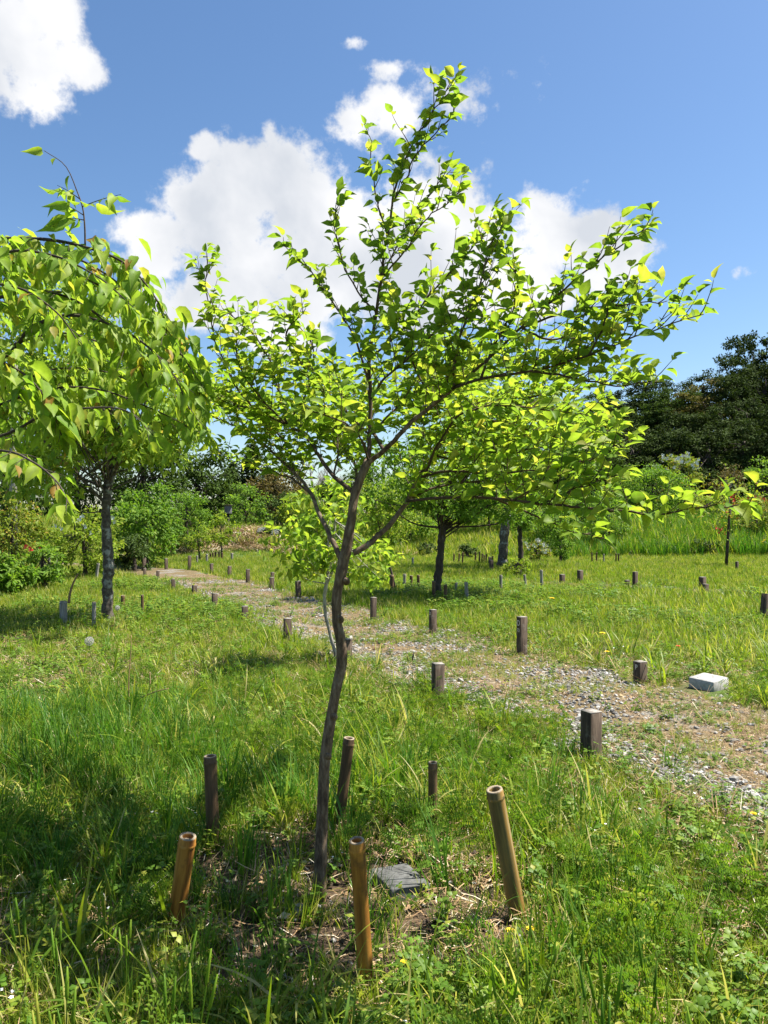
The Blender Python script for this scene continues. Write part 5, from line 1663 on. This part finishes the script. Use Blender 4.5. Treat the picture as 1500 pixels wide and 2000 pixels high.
def t_plantain(mb, r):
    for _ in range(6):
        a = r.random() * 6.283
        blade(mb, r, (0, 0, -.01), r.uniform(.07, .13), r.uniform(.010, .018), r.uniform(.4, .9), a, r.uniform(.2, .9), seg=5, tint=.05)
    for _ in range(3):
        a = r.random() * 6.283; h = r.uniform(.12, .22)
        K = np.array([(0, 0, 0), (math.cos(a) * .008, math.sin(a) * .008, h * .5), (math.cos(a) * .022, math.sin(a) * .022, h)])
        mb.tube(spline(K, 6), [.0013] * 6, 4, cap=False, tint=.2)
        T = unit(K[-1] - K[-2]); t = K[-1]
        L = r.uniform(.05, .09)
        mb.tube([t, t + T * .008, t + T * L * .5, t + T * L], [.0015, .0035, .0032, .0015], 6, tint=.55)
        for k in range(18):
            q = t + T * (L * k / 18); u_ = unit(np.cross(T, r.normal(0, 1, 3)))
            mb.add([q + u_ * .003, q + u_ * .006 + T * .001, q + u_ * .003 + T * .003], None, [(0, 1, 2)], .8)


def t_far(mb, r):
    for _ in range(26):
        a = r.random() * 6.283; rad = r.random() ** .5 * .13
        blade(mb, r, (math.cos(a) * rad, math.sin(a) * rad, -.01), r.uniform(.08, .2), r.uniform(.007, .014), abs(r.normal(0, .35)), r.random() * 6.283, r.uniform(0, 1.2), seg=2)


def t_thatch(mb, r):
    # a matted handful of dead blades lying between the green ones
    for _ in range(14):
        a = r.random() * 6.283
        blade(mb, r, (r.normal(0, .02), r.normal(0, .02), 0), r.uniform(.06, .16), r.uniform(.002, .005), r.uniform(.9, 1.45), a, r.uniform(.1, .5), seg=3, tint=r.random())


def t_fleck(mb, r):
    for k in range(3):
        p = np.array([r.normal(0, .02), r.normal(0, .02), r.uniform(.02, .07)])
        for j in range(5):
            an = j * 1.2566
            leaflet(mb, r, p, (math.cos(an), math.sin(an), .3), (0, 0, 1), .0045, .4, tint=.2)


def t_litter(mb, r):
    for _ in range(6):
        p = (r.normal(0, .04), r.normal(0, .04), r.uniform(.003, .015)); an = r.random() * 6.283
        leaflet(mb, r, p, (math.cos(an), math.sin(an), r.normal(0, .2)), (r.normal(0, .4), r.normal(0, .4), 1), r.uniform(.02, .045), .3, tint=r.random())


TC = {
    'fine': make_templates('fine_grass_tuft', t_fine, 8, LM['grass']),
    'broad': make_templates('broad_grass_tuft', t_broad, 6, LM['grass']),
    'tall': make_templates('tall_grass_tuft', t_tall, 6, LM['lush']),
    'weed': make_templates('clover_tuft', t_weed, 8, LM['weed']),
    'vetch': make_templates('vetch_tuft', t_vetch, 4, LM['weed']),
    'straw': make_templates('straw_bits', t_straw, 6, LM['straw']),
    'plantain': make_templates('plantain_tuft', t_plantain, 4, LM['weed']),
    'far': make_templates('meadow_clump', t_far, 8, LM['grass']),
    'thatch': make_templates('dead_thatch', t_thatch, 5, LM['straw']),
    'fleck': make_templates('tiny_flowers', t_fleck, 3, LM['white']),
    'litter': make_templates('dead_leaves', t_litter, 4, LM['straw']),
}
gc = bpy.data.collections.new('pebble')
for k in range(6):
    me = stone_mesh(50 + k, 1)
    gc.objects.link(bpy.data.objects.new('pebble_%02d' % k, me))
TC['pebble'] = gc
sc_ = bpy.data.collections.new('clod')
for k in range(4):
    me = stone_mesh(70 + k, 1); me.materials.clear(); me.materials.append(M_SOIL)
    sc_.objects.link(bpy.data.objects.new('clod_%02d' % k, me))
TC['clod'] = sc_


def scatter(name, kind, P, scale, tilt=.12, zscale=None):
    n = len(P)
    me = bpy.data.meshes.new(name)
    me.vertices.add(n)
    me.vertices.foreach_set('co', P.astype(np.float32).ravel())
    rot = np.stack([rng.normal(0, tilt, n), rng.normal(0, tilt, n), rng.uniform(0, 6.283, n)], 1)
    a = me.attributes.new('rot', 'FLOAT_VECTOR', 'POINT'); a.data.foreach_set('vector', rot.astype(np.float32).ravel())
    s3 = np.stack([scale, scale, scale * (1 if zscale is None else zscale)], 1)
    a = me.attributes.new('scl', 'FLOAT_VECTOR', 'POINT'); a.data.foreach_set('vector', s3.astype(np.float32).ravel())
    a = me.attributes.new('pick', 'INT', 'POINT'); a.data.foreach_set('value', rng.integers(0, 64, n).astype(np.int32))
    o = bpy.data.objects.new(name, me)
    COL.objects.link(o)
    o['kind'] = 'stuff'
    ng = bpy.data.node_groups.new(name + '_scatter', 'GeometryNodeTree')
    ng.interface.new_socket('Geometry', in_out='INPUT', socket_type='NodeSocketGeometry')
    ng.interface.new_socket('Geometry', in_out='OUTPUT', socket_type='NodeSocketGeometry')
    N = ng.nodes.new; L = ng.links.new
    gi = N('NodeGroupInput'); go = N('NodeGroupOutput')
    ci = N('GeometryNodeCollectionInfo'); ci.inputs['Collection'].default_value = TC[kind]
    ci.inputs['Separate Children'].default_value = True; ci.inputs['Reset Children'].default_value = True
    ip = N('GeometryNodeInstanceOnPoints'); ip.inputs['Pick Instance'].default_value = True

    def na(nm, ty):
        x = N('GeometryNodeInputNamedAttribute'); x.data_type = ty; x.inputs['Name'].default_value = nm
        return x.outputs['Attribute']
    e = N('FunctionNodeEulerToRotation')
    L(na('rot', 'FLOAT_VECTOR'), e.inputs[0])
    L(gi.outputs[0], ip.inputs['Points']); L(ci.outputs[0], ip.inputs['Instance'])
    L(e.outputs[0], ip.inputs['Rotation']); L(na('scl', 'FLOAT_VECTOR'), ip.inputs['Scale']); L(na('pick', 'INT'), ip.inputs['Instance Index'])
    L(ip.outputs[0], go.inputs[0])
    md = o.modifiers.new('scatter', 'NODES'); md.node_group = ng
    print('scatter', name, n)
    return o


def sample(y0, y1, dens, falloff=0.0, side=.60, margin=1.3):
    """random points in the viewed wedge; density dens at y0 falling as (y0/y)^falloff"""
    area_w = lambda y: 2 * (side * y + margin)
    n = int(dens * (y1 - y0) * area_w(y1))
    y = rng.uniform(y0, y1, n); x = rng.uniform(-1, 1, n) * area_w(y1) / 2
    keep = (np.abs(x) < area_w(y) / 2) & (rng.random(n) < (y0 / y) ** falloff)
    return x[keep], y[keep]


def pathness(x, y):
    """~1 inside the main path, 0 outside, ragged"""
    dd, sd = polydist(x, y, PATH)
    rag = (fbm(x * 2.3 + 5, y * 2.3, 3) - .5) * .55
    a = sstep(.88, .64, dd + rag)
    d2, _ = polydist(x, y, PATH2)
    b = sstep(.42, .22, d2 + rag * .6)
    return np.maximum(a, b), dd, sd


def near_obj(x, y):
    m = np.zeros_like(x)
    for (cx, cy, rr) in ((2.27, 5.38, .18), (2.2, 5.16, .17), (2.1, 5.27, .15), (.05, 2.50, .085), (TREE_BASE[0], TREE_BASE[1], .05)):
        m = np.maximum(m, (np.hypot(x - cx, y - cy) < rr).astype(float))
    return m


def put(name, kind, y0, y1, dens, fall, prob, smin, smax, tilt=.12, zs=None, dz=0.0, hmod=None):
    x, y = sample(y0, y1, dens, fall)
    pn, dd, sd = pathness(x, y)
    pr = prob(x, y, pn, dd, sd) * (1 - near_obj(x, y))
    k = rng.random(len(x)) < pr
    x, y = x[k], y[k]
    s = rng.uniform(smin, smax, len(x))
    if hmod is not None:
        s = s * hmod(x, y)
    P = np.stack([x, y, ground_z(x, y) + dz], 1)
    return scatter(name, kind, P, s, tilt, zs)


thick = lambda x, y: .35 + 1.3 * fbm(x * 1.1 + 40, y * 1.1 + 7, 3)
lushleft = lambda x, y: sstep(.2, -1.2, x + (y - 3.2) * .25) * sstep(5.5, 4.0, y) * sstep(2.1, 2.6, y)      # taller growth at the left
hm = lambda x, y: (.42 + .95 * fbm(x * .8 + 11, y * .8 + 60, 3)) * (1 + .55 * lushleft(x, y)) * (.72 + .28 * sstep(1.5, .4, np.abs(x - .2) + 0 * y + 0))
open_ = lambda x, y, pn: (1 - .985 * pn) * (1 - .90 * bare_mask(x, y))

put('grass', 'fine', 1.35, 9.5, 3100, .95, lambda x, y, pn, dd, sd: np.clip(thick(x, y) - .15 * sstep(0, 1.2, x), 0, 1) * open_(x, y, pn), .55, 1.25, .18, hmod=hm)
put('weeds', 'weed', 1.35, 9.5, 1000, .9, lambda x, y, pn, dd, sd: np.clip(1.45 - thick(x, y), .2, .8) * (1 - .93 * pn) * (1 - .82 * bare_mask(x, y)), .5, 1.35, .25)
put('broad_grass', 'broad', 1.4, 9, 300, .7, lambda x, y, pn, dd, sd: sstep(.44, .60, fbm(x * 1.7 + 9, y * 1.7 + 3, 2)) * open_(x, y, pn) * (1 - .75 * bare_mask(x, y)), .6, 1.25, .15, hmod=hm)
put('tall_grass', 'tall', 1.9, 9, 330, .8, lambda x, y, pn, dd, sd: np.clip(lushleft(x, y) * .95 + .5 * sstep(.60, .7, fbm(x * 1.3 + 70, y * 1.3 + 30, 2)), 0, 1) * open_(x, y, pn), .5, 1.05, .14, hmod=hm)
put('arching_grass', 'broad', 1.7, 7, 16, .5, lambda x, y, pn, dd, sd: (1 - pn) * (1 - bare_mask(x, y)) * (.4 + .6 * sstep(.5, .6, fbm(x * 1.5 + 29, y * 1.5 + 13, 2))), 1.05, 1.5, .15)
put('vetch', 'vetch', 1.4, 5.5, 200, .8, lambda x, y, pn, dd, sd: sstep(.45, .6, fbm(x * 2.2 + 19, y * 2.2 + 23, 2)) * (1 - pn) * (1 - .6 * bare_mask(x, y)), .7, 1.4, .2)
put('plantain', 'plantain', 1.35, 2.4, 90, .3, lambda x, y, pn, dd, sd: sstep(-.25, -.7, x) * sstep(2.25, 1.9, y) + .35 * sstep(.1, .3, x) * sstep(2.05, 1.8, y), .7, 1.2, .1)
put('straw_litter', 'straw', 1.35, 9, 900, .8, lambda x, y, pn, dd, sd: np.clip(.85 - .45 * bare_mask(x, y), 0, 1) * (1 - .8 * pn), .45, 1.1, .3, dz=.012)
put('dead_thatch', 'thatch', 1.35, 10, 170, .7, lambda x, y, pn, dd, sd: sstep(.42, .6, fbm(x * 1.4 + 3, y * 1.4 + 93, 3)) * (1 - .6 * pn) * (1 - .8 * lushleft(x, y)), .7, 1.3, .2)
put('dead_leaves', 'litter', 1.4, 9, 90, .5, lambda x, y, pn, dd, sd: np.clip(.10 + .5 * bare_mask(x, y) + .25 * pn, 0, 1), .5, 1.2, .2)
put('tiny_wildflowers', 'fleck', 1.4, 7, 16, .4, lambda x, y, pn, dd, sd: .5 * (1 - pn), .7, 1.5, .2)
# meadow farther off
put('meadow_grass', 'far', 5.8, 24, 140, .35, lambda x, y, pn, dd, sd: sstep(5.8, 9.5, y) * np.clip(.55 + thick(x, y) * .6, 0, 1) * (1 - .99 * pn), .42, .88, .12, hmod=lambda x, y: .6 + .8 * fbm(x * .5 + 2, y * .5 + 8, 3))
put('meadow_weeds', 'weed', 7.5, 14, 160, .6, lambda x, y, pn, dd, sd: (1 - .98 * pn) * sstep(7.5, 10, y) * sstep(.45, .65, fbm(x * .7 + 88, y * .7, 2)), 1.1, 1.9, .2)
put('bank_grass', 'far', 23.0, 36, 22, .2, lambda x, y, pn, dd, sd: np.ones_like(x) * (1 - .75 * np.exp(-(((x + 4.3) / 2.0) ** 2 + ((y - 24.6) / 2.0) ** 2))), 1.3, 2.3, .15, hmod=lambda x, y: .7 + .7 * fbm(x * .35 + 2, y * .35 + 8, 3) + .5 * sstep(5, 9, x))
put('hill_undergrowth', 'far', 36, 60, 5, 0, lambda x, y, pn, dd, sd: np.ones_like(x), 3, 5, .2)
put('tall_bank_grass', 'tall', 22.5, 28, 26, 0, lambda x, y, pn, dd, sd: sstep(4, 6.5, x) * .9, 1.7, 2.8, .12)
put('tall_meadow_grass', 'broad', 5.4, 12, 80, .5, lambda x, y, pn, dd, sd: sstep(2.3, 3.0, x - (y - 5.4) * .15) * (1 - pn), .7, 1.2, .12)
# path surface
gr = lambda x, y, pn, dd, sd: pn * np.clip(.15 + 1.0 * sstep(.25, .62, dd) * (sd < 0) + 1.1 * sstep(.50, .66, fbm(x * 1.5 + 33, y * 1.5 + 12, 3)), 0, 1)


def gravel():
    x, y = sample(1.8, 14.5, 7500, 1.05)
    pn, dd, sd = pathness(x, y)
    # the front margin lies on the grass side nearest the camera
    _, sgn = polydist(np.array([.35]), np.array([5.0]), PATH)
    front = (sd == sgn[0])
    pr = pn * np.clip(.12 + .95 * sstep(.38, .54, dd) * front + .55 * sstep(.53, .68, fbm(x * 1.6 + 33, y * 1.6 + 12, 3)), 0, 1)
    k = rng.random(len(x)) < pr
    x, y = x[k], y[k]
    s = .0055 + .015 * rng.random(len(x)) ** 2.4
    s = np.where(rng.random(len(x)) < .02, s * 2.0, s)
    scatter('gravel', 'pebble', np.stack([x, y, ground_z(x, y) + .012 + s * .25], 1), s, .3)


gravel()
put('path_straw', 'straw', 1.8, 16, 2400, .8, lambda x, y, pn, dd, sd: pn * np.clip(.9 - .8 * sstep(.50, .62, fbm(x * 1.6 + 33, y * 1.6 + 12, 3)), .1, 1), .22, .6, .1, dz=.012)
put('path_moss', 'weed', 1.8, 15, 1500, .6, lambda x, y, pn, dd, sd: pn * sstep(.46, .60, fbm(x * 2.2 + 83, y * 2.2 + 52, 3)), .22, .5, .2, dz=.01)
put('path_grass', 'fine', 1.8, 15, 800, .6, lambda x, y, pn, dd, sd: pn * sstep(.47, .64, fbm(x * 2.6 + 83, y * 2.6 + 52, 3)), .25, .6, .2, dz=.01)
put('soil_clods', 'clod', 1.6, 3.6, 900, 0, lambda x, y, pn, dd, sd: bare_mask(x, y), .004, .013, .4, dz=.002)
put('mound_straw', 'straw', 22.5, 27, 260, 0, lambda x, y, pn, dd, sd: np.exp(-(((x + 4.3) / 1.9) ** 2 + ((y - 24.2) / 1.9) ** 2)), 2, 4, .3, dz=.02)
put('stone_chips', 'pebble', 1.5, 4.0, 90, 0, lambda x, y, pn, dd, sd: .35 + .65 * bare_mask(x, y), .004, .012, .4, dz=.004)
